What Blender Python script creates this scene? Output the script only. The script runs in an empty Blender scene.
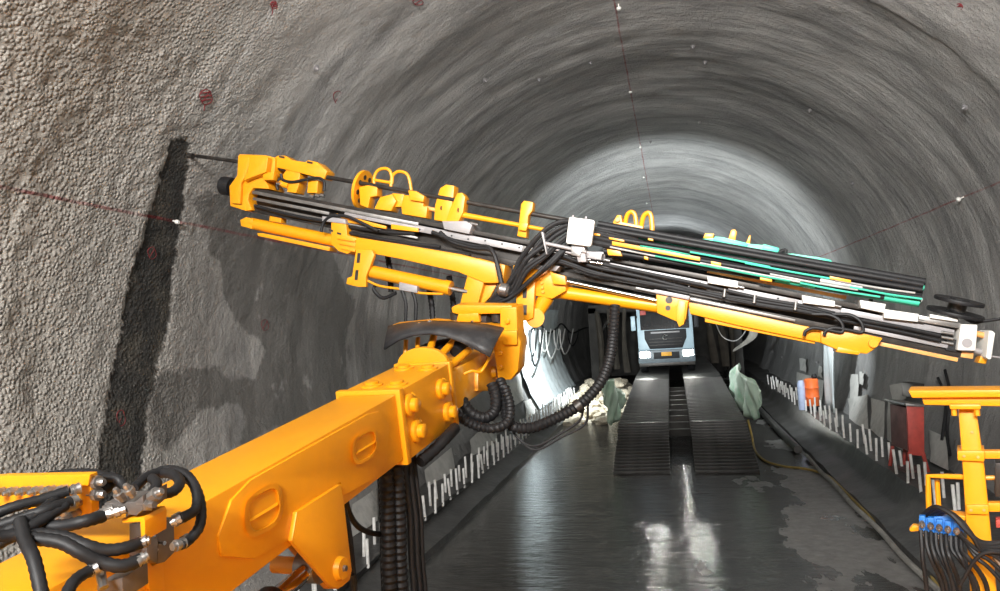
import bpy, bmesh, math, random
import numpy as np
from mathutils import Vector, Matrix
random.seed(7)
rng = np.random.default_rng(7)
SC = bpy.context.scene
COL = SC.collection

# ------------------------------------------------------------------ camera
FPX = 720.0                       # focal length in pixels of the 1000 x 591 frame
CX, CY = 500.0, 295.5
CAM = Vector((0.40, 0.0, 3.80))
VP = (672.0, 318.0)               # where the tunnel axis vanishes
ROLL = math.radians(4.0)
_fw = Vector((VP[0]-CX, -(VP[1]-CY), -FPX)).normalized()     # world +Y in camera space
_up = Vector((-math.sin(ROLL), math.cos(ROLL), 0.0))
_up = (_up - _fw*_up.dot(_fw)).normalized()                   # world +Z in camera space
_rt = _fw.cross(_up)                                          # world +X in camera space
R3 = Matrix((_rt, _fw, _up))                                  # camera -> world rotation
cd = bpy.data.cameras.new('camera'); cam = bpy.data.objects.new('camera', cd); COL.objects.link(cam)
cd.sensor_fit = 'HORIZONTAL'; cd.sensor_width = 36.0; cd.lens = 36.0*FPX/1000.0
cd.clip_start = 0.05; cd.clip_end = 300
cam.matrix_world = Matrix.Translation(CAM) @ R3.to_4x4()
SC.camera = cam

# ------------------------------------------------------------------ world, exposure
w = bpy.data.worlds.new('world'); SC.world = w; w.use_nodes = True
w.node_tree.nodes['Background'].inputs[0].default_value = (0.10, 0.11, 0.12, 1)
w.node_tree.nodes['Background'].inputs[1].default_value = 0.02
SC.view_settings.view_transform = 'Standard'; SC.view_settings.look = 'None'
SC.view_settings.gamma = 1.0; SC.view_settings.use_curve_mapping = False
SC.view_settings.exposure = 0.0

# ------------------------------------------------------------------ rig work lights and tunnel lights
def aim(o, target):
    d = Vector(target) - o.location
    o.rotation_euler = d.to_track_quat('-Z', 'Y').to_euler()
def spot(name, loc, target, power, col, angle, blend=0.6, size=0.12):
    l = bpy.data.lights.new(name, 'SPOT'); l.energy = power; l.color = col
    l.spot_size = math.radians(angle); l.spot_blend = blend; l.shadow_soft_size = size
    o = bpy.data.objects.new(name, l); COL.objects.link(o); o.location = loc; aim(o, target); return o
def area(name, loc, target, power, col, sx, sy):
    l = bpy.data.lights.new(name, 'AREA'); l.shape = 'RECTANGLE'; l.size = sx; l.size_y = sy
    l.energy = power; l.color = col
    o = bpy.data.objects.new(name, l); COL.objects.link(o); o.location = loc; aim(o, target); return o
# work lamps on the canopy of the rig, behind and above the camera; the spot is added fill
area('rig_work_light', (-2.2, -6.0, 7.8), (-3.0, 8.0, 5.6), 900, (1.0, 0.985, 0.96), 2.2, 0.5)
area('rig_work_light', (-0.2, -6.5, 8.3), (1.6, 13.0, 9.6), 1900, (1.0, 0.985, 0.96), 2.2, 0.5)
spot('ceiling_fill_light', (0.9, 0.4, 5.9), (1.4, 11.0, 9.4), 3500, (1.0, 0.985, 0.96), 104, 1.0, 0.35)  # extra spot, added only to brighten the ceiling
# floodlights standing along the tunnel
spot('tunnel_flood_light', (-3.2, 19.0, 3.2), (3.0, 31.5, 8.0), 6500, (0.88, 0.96, 1.0), 84, 1.0, 0.15)
spot('tunnel_flood_light', (0.3, 43.0, 5.15), (0.3, 40.5, 9.3), 900, (0.86, 0.95, 1.0), 150, 1.0, 0.15)
spot('tunnel_flood_light', (3.9, 22.3, 3.9), (5.0, 23.9, 1.2), 520, (0.90, 0.97, 1.0), 95, 0.8, 0.1)
spot('tunnel_flood_light', (-4.1, 28.6, 5.0), (-5.0, 30.6, 0.8), 4300, (0.88, 0.97, 1.0), 110, 0.8, 0.1)

# ------------------------------------------------------------------ helpers
def P(px, py, d):
    """world point at image position (px, py), d metres in front of the camera"""
    return CAM + R3 @ Vector(((px-CX)/FPX*d, -(py-CY)/FPX*d, -d))
def ray(px, py):
    return R3 @ Vector(((px-CX)/FPX, -(py-CY)/FPX, -1.0))
def on_z(px, py, z):
    r = ray(px, py); return CAM + r*((z-CAM.z)/r.z)
def on_y(px, py, y):
    r = ray(px, py); return CAM + r*((y-CAM.y)/r.y)
TR, TZ = 5.9, 3.4                 # tunnel radius, height of the arch centre
def on_lining(px, py, rad=TR):
    r = ray(px, py); ox, oz = CAM.x, CAM.z-TZ
    a = r.x*r.x+r.z*r.z; b = 2*(ox*r.x+oz*r.z); c = ox*ox+oz*oz-rad*rad
    return CAM + r*((-b+math.sqrt(b*b-4*a*c))/(2*a))
def pix(v):
    q = R3.transposed() @ (Vector(v)-CAM)
    return (CX+FPX*q.x/-q.z, CY-FPX*q.y/-q.z)

class Frame:
    def __init__(s, o, ea, eb, ec): s.o, s.ea, s.eb, s.ec = o, ea, eb, ec
    def pt(s, a, b, c): return s.o + s.ea*a + s.eb*b + s.ec*c
    def loc(s, p): q = p-s.o; return q.dot(s.ea), q.dot(s.eb), q.dot(s.ec)
    def px(s, x, y, c=0.0):
        """point on the plane c = const of this frame seen at pixel (x, y)"""
        r = ray(x, y); t = (c-(CAM-s.o).dot(s.ec))/r.dot(s.ec); return CAM + r*t

class MB:
    def __init__(s): s.v, s.f = [], []
    def add(s, vs, fs):
        n = len(s.v); s.v += [Vector(p) for p in vs]; s.f += [tuple(i+n for i in f) for f in fs]; return s
    def box(s, F, a0, a1, b0, b1, c0, c1):
        return s.add([F.pt(a, b, c) for c in (c0, c1) for b in (b0, b1) for a in (a0, a1)],
                     [(0,2,3,1),(4,5,7,6),(0,1,5,4),(2,6,7,3),(0,4,6,2),(1,3,7,5)])
    def wbox(s, x0, x1, y0, y1, z0, z1): return s.box(WF, x0, x1, y0, y1, z0, z1)
    def prism(s, pts, d):
        """polygon of world points swept by the vector d"""
        n = len(pts); d = Vector(d)
        return s.add(list(pts)+[p+d for p in pts],
                     [tuple(range(n)), tuple(range(2*n-1, n-1, -1))]+[(i, (i+1) % n+0, (i+1) % n+n, i+n)[::-1] for i in range(n)])
    def trace(s, F, poly, c1, c0):
        """outline seen at pixels POLY, lying on plane c1 of frame F, going back to plane c0"""
        return s.prism([F.px(x, y, c1) for x, y in poly], F.ec*(c0-c1))
    def rings(s, rings, cap=True, closed=False):
        n = len(rings[0]); m = len(rings); vs = [p for r in rings for p in r]; fs = []
        for j in range(m if closed else m-1):
            k = (j+1) % m
            for i in range(n): fs.append((j*n+i, j*n+(i+1) % n, k*n+(i+1) % n, k*n+i))
        if cap and not closed: fs += [tuple(range(n-1, -1, -1)), tuple((m-1)*n+i for i in range(n))]
        return s.add(vs, fs)
    def cyl(s, p0, p1, r0, r1=None, n=16):
        return s.lathe(p0, p1, [(0, r0), (1, r0 if r1 is None else r1)], n)
    def lathe(s, p0, p1, prof, n=20):
        p0, p1 = Vector(p0), Vector(p1); ax = (p1-p0); z = ax.normalized()
        x = z.orthogonal().normalized(); y = z.cross(x)
        return s.rings([[p0+ax*t+(x*math.cos(2*math.pi*i/n)+y*math.sin(2*math.pi*i/n))*r for i in range(n)] for t, r in prof])
    def tube(s, pts, r, n=8, seg=6, rib=0.0, pitch=0.02, closed=False):
        """round bar or hose through the points (smoothed); rib > 0 gives corrugations"""
        c = curve(pts, seg)
        if rib:
            c = resample(c, pitch*0.5)
        rings, x = [], None
        for i, p in enumerate(c):
            t = (c[min(i+1, len(c)-1)]-c[max(i-1, 0)]).normalized()
            x = t.orthogonal().normalized() if x is None else (x-t*x.dot(t)).normalized()
            y = t.cross(x); rr = r*(1+(rib if i % 2 else -rib))
            rings.append([p+(x*math.cos(2*math.pi*k/n)+y*math.sin(2*math.pi*k/n))*rr for k in range(n)])
        return s.rings(rings)
def curve(pts, seg=6):
    pts = [Vector(p) for p in pts]
    if len(pts) < 3 or seg <= 1: return pts
    out = []
    for i in range(len(pts)-1):
        p0 = pts[i-1] if i else pts[0]*2-pts[1]
        p1, p2 = pts[i], pts[i+1]
        p3 = pts[i+2] if i+2 < len(pts) else p2*2-p1
        for k in range(seg):
            t = k/seg
            out.append(0.5*((2*p1)+(p2-p0)*t+(2*p0-5*p1+4*p2-p3)*t*t+(3*p1-p0-3*p2+p3)*t**3))
    return out+[pts[-1]]
def resample(c, step):
    d = [0.0]
    for a, b in zip(c, c[1:]): d.append(d[-1]+(b-a).length)
    n = max(2, int(d[-1]/step)); out, j = [], 0
    for i in range(n+1):
        s = d[-1]*i/n
        while j < len(c)-2 and d[j+1] < s: j += 1
        t = (s-d[j])/max(d[j+1]-d[j], 1e-9); out.append(c[j].lerp(c[j+1], min(t, 1)))
    return out
WF = Frame(Vector((0,0,0)), Vector((1,0,0)), Vector((0,1,0)), Vector((0,0,1)))

def mesh_of(name, mb, mat, base=Vector((0,0,0)), bevel=0.0, sharp=40, smooth=True):
    me = bpy.data.meshes.new(name)
    me.from_pydata([tuple(v-base) for v in mb.v], [], mb.f)
    bm = bmesh.new(); bm.from_mesh(me)
    bmesh.ops.recalc_face_normals(bm, faces=bm.faces)
    if bevel:
        es = [e for e in bm.edges if len(e.link_faces) == 2 and e.calc_face_angle(0) > math.radians(28)]
        bmesh.ops.bevel(bm, geom=es, offset=bevel, segments=2, affect='EDGES', profile=0.6, clamp_overlap=True)
    bm.to_mesh(me); bm.free()
    if smooth:
        me.shade_smooth(); me.set_sharp_from_angle(angle=math.radians(sharp))
    if mat: me.materials.append(mat)
    return me
def root_loc(o):
    v = Vector((0,0,0))
    while o is not None: v = v + o.location; o = o.parent
    return v
def part(name, mb, mat, parent, label=None, **k):
    o = bpy.data.objects.new(name, mesh_of(name, mb, mat, root_loc(parent), **k)); COL.objects.link(o); o.parent = parent
    if label: o['label'] = label
    return o
def tag(o, label, cat, group=None):
    o['label'] = label; o['category'] = cat
    if group: o['group'] = group
    return o
def thing(name, loc, label, cat, group=None):
    o = bpy.data.objects.new(name, None); COL.objects.link(o); o.location = loc; o.empty_display_size = 0.1
    return tag(o, label, cat, group)
def single(name, mb, mat, label, cat, group=None, base=None, **k):
    if base is None:
        base = Vector((sum(v.x for v in mb.v)/len(mb.v), sum(v.y for v in mb.v)/len(mb.v), min(v.z for v in mb.v)))
    o = bpy.data.objects.new(name, mesh_of(name, mb, mat, base, **k)); COL.objects.link(o); o.location = base
    return tag(o, label, cat, group)
def place(name, me, parent, mw):
    """instance of a shared mesh as a part; mw is its world matrix"""
    o = bpy.data.objects.new(name, me); COL.objects.link(o); o.parent = parent
    o.matrix_local = Matrix.Translation(-root_loc(parent)) @ mw
    return o
def frame_mat(p, x, y, z, s=(1,1,1)):
    m = Matrix((x*s[0], y*s[1], z*s[2])).transposed().to_4x4(); m.translation = p; return m
def axis_mat(p, z, s=1.0):
    z = z.normalized(); x = z.orthogonal().normalized(); return frame_mat(p, x, z.cross(x), z, (s, s, s))

# ------------------------------------------------------------------ materials
def nd(nt, t, **k):
    n = nt.nodes.new(t)
    for a, b in k.items():
        if a.startswith('i_'): n.inputs[a[2:].replace('_', ' ')].default_value = b
        else: setattr(n, a, b)
    return n
def mat(name, col, rough=0.5, metal=0.0, var=0.15, scale=6.0, bump=0.0, bscale=40.0, dirt=None, dirt_amt=0.4, dscale=2.5, spec=0.5, emit=None, estr=0.0, coat=0.0):
    m = bpy.data.materials.new(name); m.use_nodes = True; nt = m.node_tree; L = nt.links
    b = nt.nodes['Principled BSDF']; tc = nd(nt, 'ShaderNodeTexCoord')
    b.inputs['Roughness'].default_value = rough; b.inputs['Metallic'].default_value = metal
    b.inputs['Specular IOR Level'].default_value = spec; b.inputs['Coat Weight'].default_value = coat
    n = nd(nt, 'ShaderNodeTexNoise'); n.inputs['Scale'].default_value = scale; n.inputs['Detail'].default_value = 5
    L.new(tc.outputs['Object'], n.inputs['Vector'])
    cr = nd(nt, 'ShaderNodeValToRGB')
    c = Vector(col[:3])
    cr.color_ramp.elements[0].position = 0.3; cr.color_ramp.elements[1].position = 0.7
    cr.color_ramp.elements[0].color = (*(c*(1-var)), 1); cr.color_ramp.elements[1].color = (*[min(1, x*(1+var)) for x in c], 1)
    L.new(n.outputs['Fac'], cr.inputs['Fac']); out = cr.outputs['Color']
    if dirt:
        n2 = nd(nt, 'ShaderNodeTexNoise'); n2.inputs['Scale'].default_value = dscale; n2.inputs['Detail'].default_value = 8; n2.inputs['Roughness'].default_value = 0.65
        L.new(tc.outputs['Object'], n2.inputs['Vector'])
        r2 = nd(nt, 'ShaderNodeMapRange'); r2.inputs[1].default_value = 0.5; r2.inputs[2].default_value = 0.68; r2.inputs[4].default_value = dirt_amt
        L.new(n2.outputs['Fac'], r2.inputs[0])
        mx = nd(nt, 'ShaderNodeMix', data_type='RGBA'); mx.inputs[7].default_value = (*dirt, 1)
        L.new(r2.outputs[0], mx.inputs[0]); L.new(out, mx.inputs[6]); out = mx.outputs[2]
    L.new(out, b.inputs['Base Color'])
    if bump:
        n3 = nd(nt, 'ShaderNodeTexNoise'); n3.inputs['Scale'].default_value = bscale; n3.inputs['Detail'].default_value = 4
        L.new(tc.outputs['Object'], n3.inputs['Vector'])
        bp = nd(nt, 'ShaderNodeBump'); bp.inputs['Strength'].default_value = bump; bp.inputs['Distance'].default_value = 0.02
        L.new(n3.outputs['Fac'], bp.inputs['Height']); L.new(bp.outputs[0], b.inputs['Normal'])
    if emit:
        b.inputs['Emission Color'].default_value = (*emit, 1); b.inputs['Emission Strength'].default_value = estr
    return m
M = {}
M['yellow'] = mat('yellow_paint', (0.76, 0.305, 0.005), 0.38, 0, 0.05, 3, dirt=(0.55, 0.22, 0.01), dirt_amt=0.35, dscale=3, bump=0.03, bscale=90)
M['yellow_worn'] = mat('yellow_worn', (0.83, 0.36, 0.01), 0.42, 0, 0.08, 5, dirt=(0.75, 0.60, 0.35), dirt_amt=0.6, dscale=4)
M['orange_rail'] = mat('orange_rail', (0.72, 0.34, 0.10), 0.5, 0, 0.2, 8)
M['rubber'] = mat('black_rubber', (0.010, 0.010, 0.011), 0.55, 0, 0.3, 20, bump=0.1, spec=0.35)
M['hose'] = mat('hose_black', (0.010, 0.010, 0.011), 0.55, 0, 0.3, 30, spec=0.35)
M['steel'] = mat('grey_steel', (0.30, 0.29, 0.28), 0.38, 0.85, 0.2, 12)
M['chrome'] = mat('chrome_rod', (0.75, 0.75, 0.76), 0.15, 1.0, 0.05, 8)
M['dark_steel'] = mat('dark_steel', (0.045, 0.040, 0.036), 0.42, 0.5, 0.35, 9)
M['alu'] = mat('pale_aluminium', (0.30, 0.288, 0.293), 0.45, 0.15, 0.10, 9, dirt=(0.25, 0.22, 0.2), dirt_amt=0.5, dscale=6)
M['white'] = mat('white_paint', (0.66, 0.65, 0.61), 0.5, 0, 0.05, 6)
M['green'] = mat('green_paint', (0.05, 0.52, 0.34), 0.45, 0, 0.12, 5)
M['blue'] = mat('blue_paint', (0.02, 0.17, 0.55), 0.4, 0, 0.15, 8)
M['red'] = mat('red_paint', (0.42, 0.055, 0.04), 0.55, 0, 0.2, 6, dirt=(0.12, 0.05, 0.04), dirt_amt=0.5)
M['pin'] = mat('pale_bar', (0.78, 0.77, 0.74), 0.5, 0.0, 0.15, 10)
M['block'] = mat('grey_block', (0.16, 0.145, 0.135), 0.42, 0.5, 0.15, 14)
# ------------------------------------------------------------------ lining
def vnoise(x, y, seed=0):
    """smooth value noise, arrays in, about -1..1 out"""
    xi = np.floor(x).astype(np.int64); yi = np.floor(y).astype(np.int64); fx = x-xi; fy = y-yi
    fx = fx*fx*(3-2*fx); fy = fy*fy*(3-2*fy)
    def h(a, b):
        n = (a*374761393 + b*668265263 + seed*974711) & 0x7fffffff
        n = ((n ^ (n >> 13))*1274126177) & 0x7fffffff
        return ((n ^ (n >> 16)) & 0xffff)/32767.5-1
    return (h(xi, yi)*(1-fx)+h(xi+1, yi)*fx)*(1-fy)+(h(xi, yi+1)*(1-fx)+h(xi+1, yi+1)*fx)*fy
def in_poly(X, Y, poly):
    ins = np.zeros(X.shape, bool); n = len(poly)
    for i in range(n):
        x0, y0 = poly[i]; x1, y1 = poly[(i+1) % n]
        if y0 == y1: continue
        c = ((y0 > Y) != (y1 > Y)) & (X < (x1-x0)*(Y-y0)/(y1-y0)+x0); ins ^= c
    return ins
# water stains and painted shadows of boom and hoses on the left wall, as outlines seen in the photograph, carried onto the wall itself
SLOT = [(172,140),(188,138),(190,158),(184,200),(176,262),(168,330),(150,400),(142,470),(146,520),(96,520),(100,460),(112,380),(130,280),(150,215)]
WET_SHADOW = [[(196,196),(232,190),(330,262),(335,330),(318,352),(300,330),(288,372),(262,340),(232,318),(208,262)],
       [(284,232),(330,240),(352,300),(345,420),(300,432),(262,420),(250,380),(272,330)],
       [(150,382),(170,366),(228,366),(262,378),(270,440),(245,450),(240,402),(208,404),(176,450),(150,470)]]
def lining(name, th0, th1, nth, ys, marks=False):
    th = np.radians(np.linspace(th0, th1, nth)); Y, T = np.meshgrid(np.array(ys), th, indexing='ij')
    arc = T*TR
    ring = vnoise(Y*0.95+0.25*vnoise(arc*0.35, Y*0.3, 4), arc*0.10, 1)
    step = vnoise(np.floor(Y/1.1+0.12*vnoise(arc*0.5, Y*0.2, 8))*7.3, arc*0.05, 2)
    g = vnoise(Y*0.45, arc*0.45, 3)*0.05 + ring*0.055 + step*0.020
    g += vnoise(Y*2.1, arc*1.1, 5)*0.022 + vnoise(Y*4.7, arc*3.5, 6)*0.010
    near = np.clip((16-Y)/8, 0.25, 1)
    g += vnoise(Y*13, arc*13, 7)*0.0065*near + vnoise(Y*24, arc*24, 9)*0.0045*near
    if name == 'wall_left':
        q = np.clip((9.5-Y)/2.5, 0, 1)                       # coarse nodular spray nearest the rig
        g += q*(vnoise(Y*16, arc*16, 11)*0.010 + vnoise(Y*8, arc*8, 12)*0.006)
    R = TR+g
    X = R*np.cos(T); Z = TZ+R*np.sin(T)
    wet = np.zeros(X.shape); slot = np.zeros(X.shape); pale = np.zeros(X.shape)
    if marks:
        D = np.stack([X-CAM.x, Y-CAM.y, Z-CAM.z], -1) @ np.array(R3)       # world -> camera
        d = np.maximum(-D[..., 2], 0.3); U = CX+FPX*D[..., 0]/d; V = CY-FPX*D[..., 1]/d
        U = U+1.5*vnoise(Y*5, arc*5, 21)+1.5*vnoise(Y*12, arc*12, 22); V = V+3*vnoise(Y*5, arc*5, 23)
        ok = -D[..., 2] > 2
        pale = (in_poly(U, V, [(268,10),(278,6),(214,118),(204,122)]) & ok).astype(float)
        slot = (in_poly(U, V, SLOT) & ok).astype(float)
        for p in WET_SHADOW: wet = np.maximum(wet, (in_poly(U, V, p) & ok).astype(float))
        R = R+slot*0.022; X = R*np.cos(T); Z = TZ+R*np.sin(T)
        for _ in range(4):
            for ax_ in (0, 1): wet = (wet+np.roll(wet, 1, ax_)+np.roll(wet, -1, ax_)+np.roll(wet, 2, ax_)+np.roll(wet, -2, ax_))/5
    n, m = X.shape
    V3 = np.stack([X, Y, Z], -1).reshape(-1, 3)
    i = np.arange(n*m).reshape(n, m)
    F = np.stack([i[:-1, :-1], i[:-1, 1:], i[1:, 1:], i[1:, :-1]], -1).reshape(-1, 4)
    me = bpy.data.meshes.new(name); me.vertices.add(len(V3)); me.vertices.foreach_set('co', V3.ravel())
    me.loops.add(F.size); me.loops.foreach_set('vertex_index', F.ravel().astype(np.int32))
    me.polygons.add(len(F)); me.polygons.foreach_set('loop_start', np.arange(0, F.size, 4, dtype=np.int32))
    me.update(); me.validate(); me.shade_smooth()
    for nm, arr in (('wet', wet), ('slot', slot), ('pale', pale)):
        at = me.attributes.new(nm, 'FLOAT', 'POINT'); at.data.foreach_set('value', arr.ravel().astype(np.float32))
    me.materials.append(M['lining'])
    o = bpy.data.objects.new(name, me); COL.objects.link(o); o['kind'] = 'structure'; return o

def lining_material():
    m = bpy.data.materials.new('sprayed_concrete'); m.use_nodes = True; nt = m.node_tree; L = nt.links
    b = nt.nodes['Principled BSDF']; tc = nd(nt, 'ShaderNodeTexCoord'); O = tc.outputs['Object']
    def noise(s, det=6, rough=0.6, vec=O):
        n = nd(nt, 'ShaderNodeTexNoise'); n.inputs['Scale'].default_value = s; n.inputs['Detail'].default_value = det; n.inputs['Roughness'].default_value = rough
        L.new(vec, n.inputs['Vector']); return n.outputs['Fac']
    def math_(op, a, bb=None, c=None):
        n = nd(nt, 'ShaderNodeMath', operation=op)
        for i, x in enumerate((a, bb, c)):
            if x is None: continue
            if isinstance(x, (int, float)): n.inputs[i].default_value = x
            else: L.new(x, n.inputs[i])
        return n.outputs[0]
    def rng_(v, a, bb, c=0.0, d=1.0):
        n = nd(nt, 'ShaderNodeMapRange'); L.new(v, n.inputs[0])
        for i, x in zip((1, 2, 3, 4), (a, bb, c, d)): n.inputs[i].default_value = x
        return n.outputs[0]
    def mix(f, a, bb):
        n = nd(nt, 'ShaderNodeMix', data_type='RGBA')
        if isinstance(f, float): n.inputs[0].default_value = f
        else: L.new(f, n.inputs[0])
        for k, x in ((6, a), (7, bb)):
            if isinstance(x, tuple): n.inputs[k].default_value = (*x, 1)
            else: L.new(x, n.inputs[k])
        return n.outputs[2]
    sp = nd(nt, 'ShaderNodeSeparateXYZ'); L.new(O, sp.inputs[0]); X, Y, Z = sp.outputs
    # streaky vector: stretched round the ring
    mp = nd(nt, 'ShaderNodeMapping'); mp.inputs['Scale'].default_value = (0.35, 1.6, 0.35); L.new(O, mp.inputs['Vector'])
    base = mix(rng_(noise(0.55, 6), 0.35, 0.65), (0.31, 0.30, 0.288), (0.46, 0.445, 0.425))
    base = mix(rng_(noise(1.0, 8, 0.7, mp.outputs[0]), 0.48, 0.72, 0, 0.55), base, (0.58, 0.57, 0.55))
    base = mix(rng_(noise(0.9, 8, 0.72, mp.outputs[0]), 0.52, 0.36, 0, 0.6), base, (0.17, 0.17, 0.168))
    warm = math_('MULTIPLY', rng_(Y, 9.5, 6.0), rng_(X, -3.0, -4.5))
    base = mix(math_('MULTIPLY', warm, 0.65), base, (0.52, 0.485, 0.425))
    # rebound freckles
    base = mix(rng_(noise(22, 3, 0.6), 0.55, 0.75, 0, 0.35), base, (0.62, 0.60, 0.56))
    # lower walls: darker, cooler grey, stronger farther along the tunnel
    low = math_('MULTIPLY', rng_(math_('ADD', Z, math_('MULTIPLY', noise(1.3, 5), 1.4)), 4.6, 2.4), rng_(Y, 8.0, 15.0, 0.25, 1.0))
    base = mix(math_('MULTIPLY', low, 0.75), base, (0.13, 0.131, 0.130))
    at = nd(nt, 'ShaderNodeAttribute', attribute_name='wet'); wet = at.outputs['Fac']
    ats = nd(nt, 'ShaderNodeAttribute', attribute_name='slot'); slot = ats.outputs['Fac']
    atp = nd(nt, 'ShaderNodeAttribute', attribute_name='pale')
    base = mix(math_('MULTIPLY', atp.outputs['Fac'], rng_(noise(5.0, 6), 0.3, 0.6, 0.1, 0.75)), base, (0.66, 0.65, 0.63))
    wet_shadow_n = math_('MULTIPLY', rng_(math_('ADD', wet, math_('MULTIPLY', math_('SUBTRACT', noise(1.8, 7, 0.62), 0.5), 2.6)), 0.52, 0.70), 0.72)
    base = mix(wet_shadow_n, base, (0.115, 0.108, 0.098))  # darkens for water stains and for the boom and hose shadow painted with them
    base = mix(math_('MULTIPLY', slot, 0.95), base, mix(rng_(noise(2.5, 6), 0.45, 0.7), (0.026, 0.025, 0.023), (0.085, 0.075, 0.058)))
    # sprayed survey lines: one along the crown, one along each shoulder
    th = math_('ARCTAN2', math_('SUBTRACT', Z, TZ), X)
    wob = math_('MULTIPLY', math_('SUBTRACT', noise(1.2, 3), 0.5), 0.006)
    def line(t0, wid):
        d = math_('ABSOLUTE', math_('SUBTRACT', math_('ADD', th, wob), t0))
        return rng_(d, wid, wid*0.45)
    lines = math_('MAXIMUM', math_('MAXIMUM', line(T_CROWN, 0.0035), line(T_LEFT, 0.0042)), line(T_RIGHT, 0.0035))
    lines = math_('MULTIPLY', lines, rng_(noise(4.0, 5), 0.35, 0.6, 0.2, 0.75))
    base = mix(lines, base, (0.25, 0.02, 0.025))
    L.new(base, b.inputs['Base Color'])
    r = math_('SUBTRACT', 0.82, math_('MULTIPLY', math_('MAXIMUM', wet_shadow_n, math_('MULTIPLY', low, 0.45)), 0.42))
    L.new(r, b.inputs['Roughness']); b.inputs['Specular IOR Level'].default_value = 0.4
    vo = nd(nt, 'ShaderNodeTexVoronoi'); vo.inputs['Scale'].default_value = 23; L.new(O, vo.inputs['Vector'])
    h = math_('ADD', math_('ADD', math_('MULTIPLY', noise(14, 7, 0.7), 0.9), math_('MULTIPLY', noise(3.2, 6, 0.62, mp.outputs[0]), rng_(Y, 9.0, 14.0, 0.3, 1.8))), math_('MULTIPLY', rng_(vo.outputs['Distance'], 0.0, 0.65, 1.1, 0.0), warm))
    bp = nd(nt, 'ShaderNodeBump'); bp.inputs['Strength'].default_value = 0.9; bp.inputs['Distance'].default_value = 0.05
    L.new(h, bp.inputs['Height']); L.new(bp.outputs[0], b.inputs['Normal'])
    return m
def theta(px, py):
    p = on_lining(px, py); return math.atan2(p.z-TZ, p.x)
T_LEFT, T_RIGHT, T_CROWN = theta(178, 222), theta(957, 200), theta(634, 110)
M['lining'] = lining_material()
ys_far = list(np.arange(12, 45, 0.11))+list(np.arange(45, 95, 0.5))
ys_left = list(np.arange(-9, 3, 0.3))+list(np.arange(3, 12, 0.04))+ys_far
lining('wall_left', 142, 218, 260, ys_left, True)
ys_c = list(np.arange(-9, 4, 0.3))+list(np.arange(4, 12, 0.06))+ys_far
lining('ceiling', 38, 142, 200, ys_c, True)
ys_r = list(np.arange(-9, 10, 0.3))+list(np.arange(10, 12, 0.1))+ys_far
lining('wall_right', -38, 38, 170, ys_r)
for nm, yy in (('wall_back', -9.0), ('wall_front', 94.0)):
    mb = MB(); n = 40
    mb.add([Vector((6.3*math.cos(2*math.pi*i/n), yy, TZ+6.3*math.sin(2*math.pi*i/n))) for i in range(n)], [tuple(range(n))])
    o = bpy.data.objects.new(nm, mesh_of(nm, mb, mat('rock_face', (0.10, 0.095, 0.09), 0.9, bump=1.0, bscale=2))); COL.objects.link(o); o['kind'] = 'structure'

# ------------------------------------------------------------------ floor
def floor_material():
    m = bpy.data.materials.new('wet_floor'); m.use_nodes = True; nt = m.node_tree; L = nt.links
    b = nt.nodes['Principled BSDF']; tc = nd(nt, 'ShaderNodeTexCoord'); O = tc.outputs['Object']
    def noise(s, det=6, rough=0.6, sc=(1,1,1)):
        mp = nd(nt, 'ShaderNodeMapping'); mp.inputs['Scale'].default_value = sc; L.new(O, mp.inputs['Vector'])
        n = nd(nt, 'ShaderNodeTexNoise'); n.inputs['Scale'].default_value = s; n.inputs['Detail'].default_value = det; n.inputs['Roughness'].default_value = rough
        L.new(mp.outputs[0], n.inputs['Vector']); return n.outputs['Fac']
    def rng_(v, a, bb, c=0.0, d=1.0):
        n = nd(nt, 'ShaderNodeMapRange'); L.new(v, n.inputs[0])
        for i, x in zip((1, 2, 3, 4), (a, bb, c, d)): n.inputs[i].default_value = x
        return n.outputs[0]
    sp = nd(nt, 'ShaderNodeSeparateXYZ'); L.new(O, sp.inputs[0])
    ad = nd(nt, 'ShaderNodeMath', operation='MULTIPLY_ADD'); L.new(sp.outputs[0], ad.inputs[0]); ad.inputs[1].default_value = 0.045; L.new(noise(0.55, 7, 0.55, (1.0, 0.45, 1)), ad.inputs[2])
    dry = rng_(ad.outputs[0], 0.635, 0.655)
    cr = nd(nt, 'ShaderNodeMix', data_type='RGBA'); L.new(dry, cr.inputs[0])
    wetc = nd(nt, 'ShaderNodeMix', data_type='RGBA'); L.new(rng_(noise(2.2, 8, 0.7), 0.35, 0.65), wetc.inputs[0])
    wetc.inputs[6].default_value = (0.028, 0.027, 0.025, 1); wetc.inputs[7].default_value = (0.075, 0.073, 0.067, 1)
    dryc = nd(nt, 'ShaderNodeMix', data_type='RGBA'); L.new(rng_(noise(5, 8, 0.7), 0.35, 0.65), dryc.inputs[0])
    dryc.inputs[6].default_value = (0.15, 0.145, 0.14, 1); dryc.inputs[7].default_value = (0.25, 0.245, 0.235, 1)
    L.new(wetc.outputs[2], cr.inputs[6]); L.new(dryc.outputs[2], cr.inputs[7]); L.new(cr.outputs[2], b.inputs['Base Color'])
    r = nd(nt, 'ShaderNodeMath', operation='MULTIPLY_ADD'); L.new(dry, r.inputs[0]); r.inputs[1].default_value = 0.45; L.new(rng_(noise(1.4, 6), 0.35, 0.65, 0.03, 0.13), r.inputs[2])
    L.new(r.outputs[0], b.inputs['Roughness'])
    b.inputs['Specular IOR Level'].default_value = 0.6
    bp = nd(nt, 'ShaderNodeBump'); bp.inputs['Strength'].default_value = 0.45; bp.inputs['Distance'].default_value = 0.04
    L.new(noise(3.4, 6, 0.6, (0.6, 2.0, 1)), bp.inputs['Height']); L.new(bp.outputs[0], b.inputs['Normal'])
    return m
M['floor'] = floor_material()
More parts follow.
